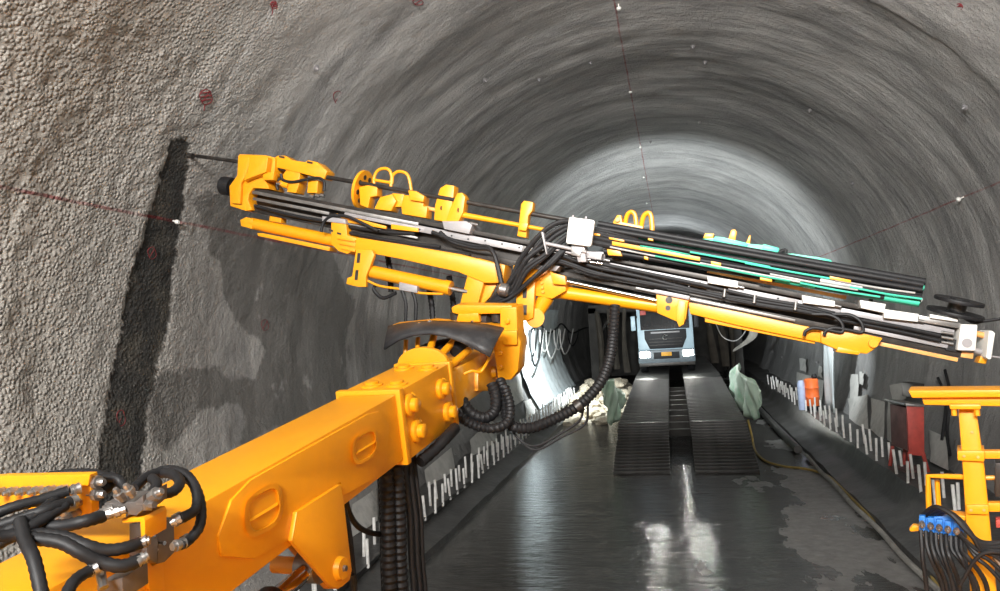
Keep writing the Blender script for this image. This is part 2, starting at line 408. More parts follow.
M['kerb'] = mat('damp_kerb', (0.055, 0.054, 0.052), 0.42, 0, 0.35, 2.5, dirt=(0.15, 0.147, 0.14), dirt_amt=0.4, dscale=1.6, bump=0.5, bscale=9)
def grid_obj(name, xs, ys, zf, m):
    X, Y = np.meshgrid(np.array(xs), np.array(ys), indexing='ij'); Z = zf(X, Y)
    n, k = X.shape; i = np.arange(n*k).reshape(n, k)
    F = np.stack([i[:-1, :-1], i[1:, :-1], i[1:, 1:], i[:-1, 1:]], -1).reshape(-1, 4)
    me = bpy.data.meshes.new(name); me.from_pydata(np.stack([X, Y, Z], -1).reshape(-1, 3).tolist(), [], F.tolist())
    me.shade_smooth(); me.materials.append(m)
    o = bpy.data.objects.new(name, me); COL.objects.link(o); o['kind'] = 'structure'; return o
FLOOR_X0, FLOOR_X1 = -3.85, 3.6
grid_obj('floor', np.arange(-5.2, 5.21, 0.2), list(np.arange(-9, 40, 0.25))+list(np.arange(40, 95, 1.0)),
         lambda X, Y: 0.012*vnoise(X*0.8, Y*0.5, 41)-0.012+0.0*X, M['floor'])
# sloping kerbs between floor and lining, with the starter bars standing in them
def kerb(name, side, x_in, x_out, z_out):
    ys = np.arange(-2, 60, 0.2); rows = []
    for y in ys:
        j = 0.03*float(vnoise(np.array([y*1.3]), np.array([side*3.0]), 51)[0])
        prof = [(x_in, -0.05), (x_in+side*0.03, 0.10+j), (x_in+side*0.35, 0.20+j), (x_in+side*0.5, 0.26+j), (x_out-side*0.1, z_out+j), (x_out+side*0.9, z_out+0.05+j), (x_out+side*0.9, -0.3)]
        rows.append([Vector((x, y, z)) for x, z in prof])
    mb = MB().rings(rows); o = bpy.data.objects.new(name, mesh_of(name, mb, M['kerb'], sharp=50)); COL.objects.link(o); o['kind'] = 'structure'; return o
KL = kerb('trim_1', -1, FLOOR_X0, -4.35, 0.42)
KR = kerb('trim_2', 1, FLOOR_X1, 4.4, 0.60)
pin = mesh_of('starter_bar', MB().cyl((0,0,-0.06), (0,0,0.44), 0.026, n=8), M['pin'])
for K, side, x0, y0, y1 in ((KL, -1, -4.26, 7.0, 34), (KR, 1, 4.33, 11.5, 34)):
    y = y0
    while y < y1:
        for row in range(2):
            if random.random() < 0.08: continue
            ax = Vector((random.uniform(-.05, .05), random.uniform(-.08, .12), 1))
            m4 = axis_mat(Vector((x0+side*row*0.20+random.uniform(-.03, .03), y+row*(0.26 if side < 0 else 0.36), (0.40 if side < 0 else 0.58)+0.02*row)), ax, 1.0)
            m4 = m4 @ Matrix.Scale(random.uniform(0.85, 1.12), 4, (0, 0, 1)); place('starter_bar', pin, K, m4)
        y += 0.52 if side < 0 else 0.72
# ================================================================== drilling boom
_p1, _p2 = P(395, 395, 4.6), P(247, 478, 3.2)
_ea = (_p1-_p2).normalized(); _eb = (Vector((0,0,1))-_ea*_ea.z).normalized(); _ec = _ea.cross(_eb)
B = Frame(_p1, _ea, _eb, _ec)      # a forward along the arm, b up (0 = top), c to the right (0 = right face)
BW, BH = 0.40, 0.43
boom_base = B.pt(-3.1, -BH, -BW/2)
boom = thing('drill_boom', boom_base, 'thick yellow telescopic boom arm reaching from lower left up to the drill feed', 'boom')
def bprof(c, h0=0.0): return [B.pt(0, 0, c)]
# main arm
arm_mb = MB().box(B, -3.1, 0.02, -BH, 0, -BW, 0)
arm = part('arm', arm_mb, M['yellow'], boom, bevel=0.012)
# side doubler plate with two pressed handholds
plate = [(219,536),(222,556),(255,559),(291,539),(297,512),(341,482),(343,496),(374,479),(387,462),(389,424),(379,411),(368,414),(251,480),(232,500)]
dp = part('side_plate', MB().trace(B, plate, 0.012, -0.004), M['yellow'], boom, bevel=0.004)
def handhold(cx, cy, ax, ay, up, n=24):
    """oval rim seen at (cx, cy): half axes given as pixel vectors"""
    mb = MB(); rings = []
    for i in range(n):
        t = 2*math.pi*i/n; k = (abs(math.cos(t))**3.2+abs(math.sin(t))**3.2)**(-1/3.2); c, s_ = k*math.cos(t), k*math.sin(t)
        r = []
        for q, h in ((1.0, 0.012), (1.0, 0.026), (0.80, 0.026), (0.74, 0.012)):
            r.append(B.px(cx+q*(ax[0]*c+ay[0]*s_), cy+q*(ax[1]*c+ay[1]*s_), h))
        rings.append(r)
    return MB().rings(rings, closed=True)
for cx, cy, k in ((264, 510, 1.0), (365.5, 446, 0.68)):
    h = part('handhold', handhold(cx, cy, (19*k, -11*k), (2*k, 22*k), 1), M['yellow'], arm)
    mb = MB(); pts = [B.px(cx-14*k, cy+9*k, 0.013), B.px(cx+14*k, cy-8*k, 0.013), B.px(cx+14*k, cy-5*k, 0.024), B.px(cx-14*k, cy+12*k, 0.024)]
    part('grip_bar', mb.prism(pts, B.ec*-0.01), M['yellow'], arm)
# lift lug under the arm with its pin
lug = [(292,541),(297,512),(341,484),(344,500),(352,570),(350,580),(342,587),(332,587),(325,579)]
part('lug', MB().trace(B, lug, 0.034, 0.006), M['yellow'], boom, bevel=0.005)
part('lug', MB().trace(B, [(x-3, y+2) for x, y in lug], -0.27, -0.31), M['yellow'], boom, bevel=0.005)
lp = B.px(339, 568, 0.034)
part('pin', MB().lathe(lp-B.ec*0.40, lp+B.ec*0.03, [(0, .045), (.93, .045), (.93, .062), (1, .055)], 20), M['yellow'], boom)
part('pin_bolt', MB().lathe(lp+B.ec*0.03, lp+B.ec*0.045, [(0, .018), (1, .016)], 6), M['steel'], boom)
# lift cylinder under the arm
q0, q1 = lp-B.ec*0.17, P(165, 700, 2.75)
ax = (q1-q0)
part('lift_cylinder', MB().lathe(q0+ax*0.32, q1, [(0, .070), (.04, .085), (1, .085)], 24), M['dark_steel'], boom)
part('piston_rod', MB().cyl(q0, q0+ax*0.34, .045, n=20), M['chrome'], boom)
part('rod_eye', MB().cyl(q0-B.ec*0.06, q0+B.ec*0.06, .085, n=24), M['steel'], boom)
# ---- collar box at the head of the arm
a1 = B.loc(B.px(452, 366, 0.03))[0]
part('collar', MB().box(B, 0.0, a1, -BH-0.02, 0.02, -BW-0.02, 0.02), M['yellow'], boom, bevel=0.014)
for aa in (0.0, a1-0.05):
    part('collar_flange', MB().box(B, aa, aa+0.06, -BH-0.035, 0.035, -BW-0.035, 0.035), M['yellow'], boom, bevel=0.012)
bolt_me = mesh_of('boss', MB().lathe((0,0,-0.01), (0,0,0.075), [(0, .075), (.42, .075), (.50, .066), (.52, .047), (.92, .047), (1, .038)], 20), M['yellow'])
nut_me = mesh_of('bolt', MB().lathe((0,0,0), (0,0,0.03), [(0, .022), (.85, .022), (1, .016)], 6), M['yellow'])
for x, y in ((408,405),(415,431),(440,389),(447,412)):
    p = B.px(x, y, 0.02); b_ = place('boss', bolt_me, boom, axis_mat(p, B.ec)); place('bolt', nut_me, b_, axis_mat(p+B.ec*0.07, B.ec))
T = Frame(B.o, B.ea, B.ec, B.eb)   # planes of constant height
for x, y in ((372,386),(397,385),(404,369),(428,369)):
    p = T.px(x, y, 0.02); b_ = place('boss', bolt_me, boom, axis_mat(p, B.eb) @ Matrix.Scale(0.45, 4, (0,0,1)))
# dome plate standing on the far end of the collar
n = 20; dome = [B.pt(a1-0.03, 0.02+0.13*math.sin(math.pi*i/n), -BW/2+0.21*math.cos(math.pi*i/n)) for i in range(n+1)]
part('dome_plate', MB().prism(dome, B.ea*0.05), M['yellow'], boom, bevel=0.006)
# ---- wrist behind the collar
a2 = a1+0.02
part('wrist_body', MB().trace(B, [(452,372),(484,352),(487,358),(486,389),(452,414)], 0.0, -0.34), M['yellow_worn'], boom, bevel=0.012)
part('wrist_plate', MB().trace(B, [(478,372),(499,352),(504,356),(503,380),(488,391),(478,391)], 0.03, -0.03), M['yellow'], boom, bevel=0.008)
part('wrist_block', MB().trace(B, [(484,358),(505,346),(505,372),(484,388)], -0.03, -0.32), M['yellow'], boom, bevel=0.01)
for x, y in ((493, 372),):
    p = B.px(x, y, 0.03); part('pin', MB().lathe(p-B.ec*.02, p+B.ec*0.04, [(0, .055), (.6, .055), (1, .045)], 18), M['yellow'], boom)
part('hose_guide', MB().tube([P(464,374,5.6), P(472,371,5.6), P(480,372,5.62), P(485,366,5.65), P(490,357,5.75)], 0.012), M['yellow'], boom)
# ---- rotary bracket
D = 6.05
S = Frame(P(510, 340, D), *(lambda r, u: (r, u, r.cross(u)))(_ec, Vector((0,0,1))))
_r = (Vector((1,0,0))*0.97 + Vector((0,-1,0))*0.24).normalized(); _r = _ec
S = Frame(P(510, 340, D), _ec, _eb, -_ea)          # a right, b up, c towards the rig
brk = part('rotary_bracket', MB().trace(S, [(500,308),(516.5,307),(517.5,334),(520.5,342),(518,371),(511,380),(498,380),(494,352),(500,332)], 0.0, -0.22), M['yellow'], boom, bevel=0.014)
part('bracket_bar', MB().trace(S, [(451,307.5),(456,305),(512,305.5),(512,313.5),(458,314.5),(452,313)], -0.02, -0.20), M['yellow'], boom, bevel=0.014)
part('bracket_lip', MB().trace(S, [(501,331),(517,331),(517,345),(503,345)], 0.04, 0.0), M['yellow'], boom, bevel=0.01)
part('rotary_disc', MB().cyl(S.px(508, 346, -0.06), S.px(508, 346, -0.16), 0.125, n=28), M['yellow'], boom, bevel=0.008)
for x, y in ((501,353),(501,367),(508,321)):
    p = S.px(x, y, 0.0); place('bolt', nut_me, brk, axis_mat(p, S.ec))
part('rotary_base', MB().trace(S, [(458,314),(478,313),(480,322),(456,322)], -0.02, -0.2), M['yellow'], boom, bevel=0.01)
for x in (456, 503):
    p = S.px(x if x < 500 else 497, 318, -0.10); part('bushing', MB().cyl(p-B.eb*0.03, p+B.eb*0.05, 0.05, n=18), M['dark_steel'], boom)
part('wrist_motor', MB().lathe(S.px(472, 322, -0.25), S.px(492, 320, -0.12), [(0, .07), (.2, .10), (.8, .10), (1, .07)], 20), M['dark_steel'], boom)
# ---- rubber shield bent over the wrist
top = [(389,328),(400,325.5),(415,323.5),(432,322.5),(450,323),(468,324),(486,326),(504,329.5)]
bot = [(385,350),(399,341),(414,336),(430,334.5),(446,337),(462,343),(476,350),(490,357.5)]
mb = MB(); vs = []
for i, ((x0, y0), (x1, y1)) in enumerate(zip(top, bot)):
    d0 = 6.15-0.05*i
    for t in np.linspace(0, 1, 6):
        dd = d0-0.30*math.sin(t*math.pi/2)
        vs.append(P(x0+(x1-x0)*t, y0+(y1-y0)*t-2.0*math.sin(math.pi*t), dd))
n8 = len(top); fs = [(i*6+j, i*6+j+1, (i+1)*6+j+1, (i+1)*6+j) for i in range(n8-1) for j in range(5)]
mb.add(vs, fs)
sh = part('rubber_shield', mb, mat('scuffed_rubber', (0.022, 0.022, 0.024), 0.5, 0, 0.3, 8, dirt=(0.09, 0.09, 0.09), dirt_amt=0.5, dscale=7), boom, label='black bent rubber flap')
so = sh.modifiers.new('thickness', 'SOLIDIFY'); so.thickness = 0.018
part('shield_strip', MB().trace(S, [(393,324.5),(432,320.5),(500,326),(500,328),(432,322.8),(393,326.8)], 0.03, -0.1), M['yellow'], boom)
for x, y in ((419.5,324),(430,321.5),(464.5,325),(472.5,322)):
    p = P(x, y, 5.93); part('bolt', MB().lathe(p, p+S.ec*0.03, [(0, .016), (.6, .016), (1, .01)], 8), M['chrome'], boom)
# ---- ribs and hydraulic lines under the shield
for (x0, y0, x1, y1, d0, d1) in ((434,336,428,357,5.95,5.75),(454,341,438,358,5.9,5.7),(469,350,450,366,5.85,5.65),(418,338,417,358,6.0,5.9),(406,340,405,362,6.05,6.0)):
    part('rib', MB().cyl(P(x0,y0,d0), P(x1,y1,d1), 0.030 if x0 > 430 else 0.02, n=10), M['yellow'], boom)
for k in range(4):
    part('hose', MB().tube([P(408+5*k,372-2*k,5.9), P(413+7*k,355,5.95), P(428+9*k,345-k,6.0), P(452+8*k,340,6.0), P(470+6*k,338,6.05)], 0.020, rib=0.06, pitch=.03), M['hose'], boom)
part('swivel', MB().lathe(P(455,352,5.85), P(462,345,5.95), [(0,.05),(.3,.075),(.8,.075),(1,.05)], 18), M['rubber'], boom)
# ---- hoses looping under the wrist
part('large_hose', MB().tube([P(455,412,5.6), P(464,420,5.6), P(480,427,5.6), P(497,428,5.6), P(508,421,5.65), P(510,405,5.75), P(505,388,5.85)], 0.038, 10, rib=.10, pitch=.035), M['hose'], boom)
part('large_hose', MB().tube([P(462,400,5.75), P(470,412,5.7), P(484,418,5.7), P(494,412,5.75), P(496,398,5.8), P(492,384,5.85)], 0.045, 10, rib=.08, pitch=.035), M['hose'], boom)
part('large_hose', MB().tube([P(500,380,5.95), P(505,395,5.85), P(506,412,5.8), P(512,426,5.7), P(530,428,5.65), P(552,420,5.65), P(578,406,5.7), P(598,386,5.8), P(609,362,5.95), P(613,335,6.1), P(615,306,6.2)], 0.042, 10, rib=.10, pitch=.035), M['hose'], boom)
part('hose_clamp', MB().tube([P(576,408,5.69), P(581,404,5.69)], 0.055, 12), M['dark_steel'], boom)
for k, (dx, dy) in enumerate(((0,0),(5,4))):
    part('cable', MB().tube([P(583+dx,404,5.7), P(580+dx,420+dy,5.7), P(560,434+dy,5.7), P(536,446+dy,5.7), P(520,440,5.75), P(508,425,5.8)], 0.010), M['hose'], boom)
# ---- hoses hanging straight down behind the arm
for x, r, rb, d in ((386,.050,.10,4.7),(397,.048,.10,4.75),(405,.022,.0,4.85),(411,.020,.0,4.9),(416,.018,.0,4.95),(380,.02,0,4.75)):
    g = 1.6 if x > 400 else 0.7
    part('hanging_hose', MB().tube([P(x-6,436,d+.15), P(x-3,450,d+.05), P(x,478,d), P(x+g*3,520,d), P(x+g*4,560,d), P(x+g*6,600,d), P(x+g*7,690,d), P(x+g*2,760,d-.3)], r, 10, rib=rb, pitch=.045), M['hose'], boom)
part('hanging_hose', MB().tube([P(344,488,4.3), P(349,512,4.4), P(360,528,4.5), P(378,534,4.7), P(392,530,4.8)], .018), M['hose'], boom)
part('hanging_hose', MB().tube([P(352,575,4.0), P(356,610,4.0), P(350,540,4.05), P(344,510,4.1)][::-1], .018), M['hose'], boom)
part('hanging_hose', MB().tube([P(420,462,4.9), P(432,452,5.0), P(446,438,5.1), P(455,428,5.3)], .042, 10, rib=.05, pitch=.06), M['rubber'], boom)
# ---- hydraulic manifolds on the near end of the arm
mp_ = Frame(P(60, 500, 2.35), _ec, _eb, -_ea)
mf = part('manifold_plate', MB().trace(mp_, [(-40,480),(2,476),(90,474.5),(92,513),(68,520),(67,508),(-40,512)], 0.0, -0.03), M['yellow'], boom, bevel=0.004)
part('manifold_top', MB().trace(mp_, [(-40,480),(2,476),(90,474.5),(88,486),(-40,492)], 0.012, 0.0), M['yellow'], boom, bevel=0.003)
def fitting(p0, p1, r, parent):
    return part('fitting', MB().lathe(p0, p1, [(0, r), (.32, r), (.33, r*1.35), (.62, r*1.35), (.63, r*.8), (.9, r*.8), (1, r*.6)], 8), M['steel'], parent)
for i in range(9):
    x = -20+12.5*i; y = 490.5-0.45*i
    p = mp_.px(x, y, 0.012); fitting(p, p+mp_.ec*0.045-_ec*.01, .011, mf)
for i, (x, y) in enumerate(((80,502),(79,512),(70,516))):
    p = mp_.px(x, y, 0.0); fitting(p, p+mp_.ec*0.06, .013, mf)
for x, y in ((90,482),(90,494)):
    p = mp_.px(x, y, -0.015); fitting(p, p+_ec*0.06, .016, mf)
BH_ = 'hydraulic_hose'
def hh(pts, r=.017, rib=.05):
    return part(BH_, MB().tube([P(*q) for q in pts], r, 10, rib=rib, pitch=.022), M['hose'], boom)
hh([(-30,524,2.1),(10,508,2.15),(40,500,2.2),(68,491,2.25)]); hh([(-30,535,2.1),(10,522,2.12),(45,510,2.15),(70,502,2.22)])
hh([(-30,546,2.05),(5,532,2.08),(40,512,2.15),(60,496,2.25)]); hh([(-30,560,2.0),(0,543,2.05),(30,527,2.1),(66,505,2.2)])
hh([(92,481,2.36),(112,477,2.4),(122,484,2.4),(122,500,2.35),(112,508,2.3)]); hh([(92,494,2.36),(104,490,2.4),(110,484,2.42),(104,476,2.45),(80,473,2.5),(50,476,2.5)])
hh([(20,520,2.1),(25,540,2.05),(34,560,2.0),(43,600,1.95)], .019)
hh([(-20,530,2.15),(20,526,2.15),(60,526,2.15),(85,521,2.15),(104,516,2.2)], .019)
hh([(30,534,2.1),(60,536,2.1),(85,545,2.1),(105,550,2.12),(125,548,2.15),(142,542,2.2)], .019)
hh([(30,538,2.08),(60,542,2.08),(80,552,2.08),(100,562,2.1),(122,566,2.12),(140,560,2.16)], .020)
hh([(-30,540,2.0),(0,537,2.05),(20,535,2.08),(40,536,2.1)], .020)
hh([(134,488,2.4),(150,475,2.5),(170,472,2.55),(190,480,2.5),(200,500,2.45),(200,525,2.4),(188,541,2.35),(180,545,2.3)])
hh([(148,478,2.5),(165,470,2.55),(185,474,2.5),(196,490,2.45),(196,508,2.4),(186,516,2.33),(179,519,2.3)])
hh([(160,495,2.3),(174,491,2.35),(180,482,2.42),(172,474,2.5),(155,474,2.55),(138,482,2.5)])
hh([(152,494,2.35),(157,484,2.4),(152,478,2.45)])
hh([(64,600,1.95),(72,584,2.0),(82,575,2.05),(92,570,2.08)])
blk = part('valve_block', MB().trace(mp_, [(104,503),(134,502),(143,495),(143,510),(136,516),(104,510)], 0.05, -0.05), M['block'], boom, bevel=0.004)
for x, y in ((123,500),(133,496),(110,512),(118,511),(126,509)):
    p = mp_.px(x, y, 0.05); fitting(p, p+(mp_.ec*0.5+_eb*(1 if y < 505 else -.1)-_ec*(0 if y < 505 else .6)).normalized()*0.05, .012, blk)
p = mp_.px(147, 504, 0.03); part('plug', MB().lathe(p-_ec*.02, p+_ec*0.03, [(0,.022),(.6,.022),(.7,.013),(1,.013)], 6), M['steel'], blk)
p = mp_.px(150, 497, 0.03); fitting(p, p+_ec*0.05+_eb*.02, .015, blk)
blk = part('valve_block', MB().trace(B, [(147,524),(158,522),(158,564),(147,559)], 0.10, 0.02), M['block'], boom, bevel=0.004)
blk2 = part('valve_block', MB().trace(B, [(158,523),(174,517),(175,552),(165,562),(158,564)], 0.085, 0.02), M['block'], boom, bevel=0.004)
for x, y in ((175,519),(183,541)):
    p = B.px(x, y, 0.05); fitting(p-_ea*.03, p+_ea*0.06, .015, blk2)
for x, y in ((146,541),(149,553)):
    p = B.px(x, y, 0.07); fitting(p+_ea*.03, p-_ea*0.06, .016, blk)
for x, y in ((162,543),(152,535)):
    p = B.px(x, y, 0.10); part('bolt', MB().cyl(p-_ec*.01, p+_ec*.012, .008, n=8), M['chrome'], blk)
# yellow channel saddle carrying the valve block, and an elbow fitting near the edge of view
part('saddle', MB().trace(mp_, [(122,519),(143,517),(145,521),(145,541),(141,541),(140,522),(122,523)], 0.04, -0.05), M['yellow'], boom, bevel=0.003)
p = P(94, 569, 2.1); part('elbow', MB().tube([p, P(100,566,2.12), P(101,576,2.12), P(104,588,2.1)], .014, 8), M['steel'], boom)
part('elbow_block', MB().trace(mp_, [(97,584),(122,578),(123,600),(97,600)], 0.12, 0.02), M['block'], boom, bevel=.003)
part('saddle', MB().trace(B, [(143,556),(150,590),(166,600),(163,560),(153,566)], 0.02, -0.01), M['yellow'], boom, bevel=.003)

# crimped ends where the hoses meet the blocks
for (x0, y0, d0, x1, y1, d1) in ((171,523,2.30,182,517.5,2.31),(172,547,2.28,184,543,2.32),(150,540,2.2,138,543,2.19),(148,555,2.17,137,562,2.15),(139,512,2.3,128,511,2.28),(100,513,2.2,112,510,2.22),
                                 (66,503,2.22,76,500,2.25),(62,508,2.2,72,505,2.23),(70,491,2.25,80,488,2.27),(154,497,2.3,163,494,2.31),(86,573,2.07,98,567,2.09)):
    part('hose_end', MB().lathe(P(x0,y0,d0), P(x1,y1,d1), [(0,.013),(.25,.013),(.26,.019),(.5,.019),(.51,.016),(1,.019)], 10), M['steel'], boom)
# ================================================================== drill feed (the long beam with everything riding on it)
_A, _Bp = P(250, 192, 7.55), P(975, 334, 5.50)
_es = (_Bp-_A).normalized(); _eu = (Vector((0,0,1))-_es*_es.z).normalized(); _ew = _es.cross(_eu)
if _ew.dot(CAM-_A) < 0: _ew = -_ew
F = Frame(_A, _es, _eu, _ew)       # a along the feed to the right, b up, c towards the rig
FL = (_Bp-_A).length
feed = thing('drill_feed', F.pt(FL*0.38, -0.75, -0.15), 'long tilted drill feed beam with yellow fittings, black rods and green rock drill', 'drill rig')
def fs(x, y=None, c=0.0):          # station along the feed seen at pixel column x on the reference line
    return F.loc(F.px(x, 192+0.1945*(x-250) if y is None else y, c))
def ft(name, poly, c1, c0, m, parent=None, bevel=0.006, **k):
    return part(name, MB().trace(F, poly, c1, c0), m, parent or feed, bevel=bevel, **k)
def fbar(name, x0, y0, x1, y1, c, r, m, parent=None, n=12):
    return part(name, MB().cyl(F.px(x0, y0, c), F.px(x1, y1, c), r, n=n), m, parent or feed)
def ftube(name, pts, r, m, parent=None, c=0.0, **k):
    return part(name, MB().tube([F.px(q[0], q[1], q[2] if len(q) > 2 else c) for q in pts], r, **k), m, parent or feed)
# ---- rail: dark I-section with open sides
prof = [(.055,-.02),(.055,-.30),(.015,-.30),(.015,-.20),(-.15,-.20),(-.15,-.30),(-.20,-.30),(-.20,-.03),(-.15,-.03),(-.15,-.12),(.015,-.12),(.015,-.02)]
rail = part('rail', MB().prism([F.pt(0.0, b, c) for b, c in prof], F.ea*(FL-0.05)), M['dark_steel'], feed, bevel=0.004)
# pale wear strips along the rail, drilled with a row of holes
hole = mesh_of('strip_hole', MB().cyl((0,0,-.004), (0,0,.003), .009, n=8), M['rubber'])
def strip(x0, x1, b0, b1, m=None, holes=True, c1=0.0):
    a0, a1 = fs(x0)[0], fs(x1)[0]
    o = part('wear_strip', MB().box(F, a0, a1, b0, b1, c1-.02, c1), m or M['alu'], feed, bevel=.002)
    if holes:
        a = a0+.06
        while a < a1-.03:
            place('strip_hole', hole, o, axis_mat(F.pt(a, (b0+b1)/2+.008*(-1)**int(a*10), c1), F.ec)); a += .17
for x0, x1 in ((415,523),(597,708),(729,799)): strip(x0, x1, -.062, -.002)
strip(252, 418, -.012, .022, M['steel'], False); strip(254, 330, -.075, -.045, M['steel'], False); strip(256, 420, -.135, -.115, M['steel'], False)
strip(345, 425, -.05, -.015, M['alu'], False)
strip(523, 597, -.06, -.002, M['steel'], False); strip(842, 955, -.045, .00, M['alu'], False); strip(799, 842, -.05, -.005, M['alu'], False)
strip(858, 952, -.150, -.120, M['alu'], False); strip(880, 965, -.235, -.205, M['orange_rail'], False, -.01)
strip(705, 845, .075, .105, M['orange_rail'], False, -.05)
strip(640, 800, -.185, -.165, M['steel'], False, .0)
ft('slide_strip', [(336,213),(386,226),(386,229),(345,222)], .02, -.01, M['yellow']); ft('slide_strip', [(391,224),(418,228),(418,232),(391,229)], .02, -.01, M['yellow'])
# grey slide plates
for poly in ([(442,221),(466,221),(472,225),(469,234),(444,229)], [(590,251),(605,252),(604,261),(590,259)], [(707,276),(738,281),(738,288),(708,283)],
             [(802,295),(835,301),(835,307),(803,303)], [(884,309),(919,314),(918,322),(884,318)], [(860,300),(886,304),(884,313),(861,308)]):
    pl = ft('slide_plate', poly, .06, -.22, M['white'] if poly[0][0] > 700 else M['alu'])
    x, y = poly[2]; fbar('stud', x-2, y-2, x+6, y, .03, .014, M['steel'], pl)
ft('cover_bar', [(919,315),(962,323),(962,329),(919,322)], .02, -.2, M['steel']); ft('cover_bar', [(930,314),(958,319),(958,322),(930,318)], .05, .0, M['white'])
for x, y in ((602,267),(638,277),(689,288),(720,292),(754,298)):
    fbar('clip', x, y-2, x, y+5, .01, .008, M['steel'])
# ---- front head with its rubber ring
head = ft('front_head', [(239,154),(265,155),(275,157.5),(274,179),(265,181),(268,185),(269,189),(253,188),(249,194),(248,200),(252,210),(246,211),(230,206),(229,186),(238,174)], .02, -.26, M['yellow'], bevel=.012)
ft('head_rib', [(238,155),(251,157),(246,175),(241,183),(240,204),(231,203),(231,187),(237,175)], .06, .02, M['yellow'], head, bevel=.01)
ft('head_jaw', [(250,155),(268,157),(266,172),(250,178),(243,181),(247,172)], .10, .02, M['yellow'], head, bevel=.012)
ft('head_jaw', [(262,172),(274,172),(273,180),(263,180)], .07, .0, M['yellow'], head, bevel=.01)
p = F.px(231, 187, -.12); part('rubber_ring', MB().lathe(p-_es*.10, p+_es*.02, [(0,.05),(0,.10),(1,.10)], 24), M['rubber'], head)
bar = ft('head_bar', [(275,157),(278,155.5),(285,155.5),(292,160),(305,162),(308,160),(317,162),(327,171),(324,179),(300,173),(275,167)], -.02, -.18, M['yellow'], bevel=.008)
for x, y in ((281.5,156.5),(309.5,162)): ft('slot', [(x-2.5,y-1),(x+3,y),(x+3,y+2),(x-2.5,y+1)], -.017, -.03, M['dark_steel'], bar, bevel=0)
ft('clamp_block', [(286,170),(300,172),(299,184),(296,193),(287,192),(288,182),(281,177)], -.03, -.18, M['yellow'], bevel=.008)
fbar('clamp_cylinder', 279, 183, 289, 186, -.04, .035, M['yellow']); ft('clamp_block', [(308,180),(318,180),(317,193),(307,193)], -.05, -.18, M['yellow'], bevel=.008)
ftube('hose', [(281,174),(283,180),(292,182),(304,180),(318,178),(324,182),(324,191)], .016, M['hose'], c=-.02); ftube('hose', [(280,178),(277,185),(278,190)], .015, M['hose'], c=-.02)
for x, y in ((279,183),(318,195),(322.5,195),(312,196)): fbar('fitting', x-2, y, x+2, y+1, .0, .020, M['chrome'])
# ---- drill steel running along the top, into the wall
tip = on_lining(186, 154.5, TR+.10)
ps = F.px(245, 162.5, -.06); pe = F.px(572, 221, -.06)
part('drill_steel', MB().tube([tip, ps, pe], .022, 10, 1), M['dark_steel'], feed)
fbar('drill_bit', 188, 155.5, 193, 156.3, -.06, .03, M['dark_steel'])
# ---- carousel disc, hoops and clamps near the front
p = F.px(363, 190, -.16); disc = part('carousel_disc', MB().lathe(p-_es*.015, p+_es*.015, [(0,.05),(0,.20),(1,.20),(1,.05)], 32), M['yellow'], feed)
hm = mesh_of('disc_slot', MB().cyl((0,0,-.02), (0,0,.02), .025, n=10), M['dark_steel'])
for k in range(8):
    t = k*math.pi/4+.3; place('disc_slot', hm, disc, axis_mat(p+(_eu*math.cos(t)+_ew*math.sin(t))*.13, _es))
def hoop(x0, y0, xt, yt, x1, y1, c=-.10, r=.016):
    return ftube('hoop', [(x0,y0+6),(x0,y0),(x0+(xt-x0)*.35, yt+(y0-yt)*.25),(xt,yt),(xt+(x1-xt)*.7, yt+(y1-yt)*.22),(x1,y1),(x1,y1+6)], r, M['yellow'], c=c, seg=6)
hoop(374,178,384,168.5,392,178); hoop(391,181,400,171.5,411,188)
fbar('hoop_bar', 374, 180, 392, 183, -.10, .016, M['yellow'])
for poly, c1, c0 in (([(359,187),(368,185),(377,187),(377,196),(370,197),(368,208),(360,205)], -.04, -.16), ([(380,197),(392,194),(396,201),(391,211),(374,209)], -.02, -.18),
                     ([(392,193),(404,194),(401,207),(394,207)], -.06, -.16), ([(404,195),(424,196),(423,206),(427,207),(426,218),(402,214),(401,205)], -.02, -.16),
                     ([(408,190),(416,191),(424,196),(423,202),(410,200)], .02, -.06)):
    ft('clamp_block', poly, c1, c0, M['yellow'], bevel=.008)
fbar('shaft', 395, 201, 440, 211, -.09, .02, M['orange_rail'])
for poly, c1, c0 in (([(437,198),(440,188),(446,184.5),(454,185.5),(453,200),(447,222),(434,220),(435,205)], -.05, -.18), ([(454,200),(457,193),(462,192.5),(465,197),(463,212),(457,224),(446,221),(450,208)], .02, -.10)):
    cl = ft('rod_clamp', poly, c1, c0, M['yellow'], bevel=.008)
    fbar('clamp_eye', poly[0][0]+4, poly[0][1]+10, poly[0][0]+4.5, poly[0][1]+10, c1+.01, .02, M['dark_steel'], cl)
part('guide_arm', MB().cyl(F.px(458,214,-.03), F.px(546,230,-.03), .028, .018, 12), M['yellow'], feed)
ft('guide_post', [(521,204),(524,200.5),(533,202),(532,211),(528,216),(526,238),(517,236),(519,222)], .0, -.10, M['yellow'], bevel=.008)
ft('guide_post', [(519,222),(528,223),(526,231),(518,230)], .04, .0, M['yellow'], bevel=.008)
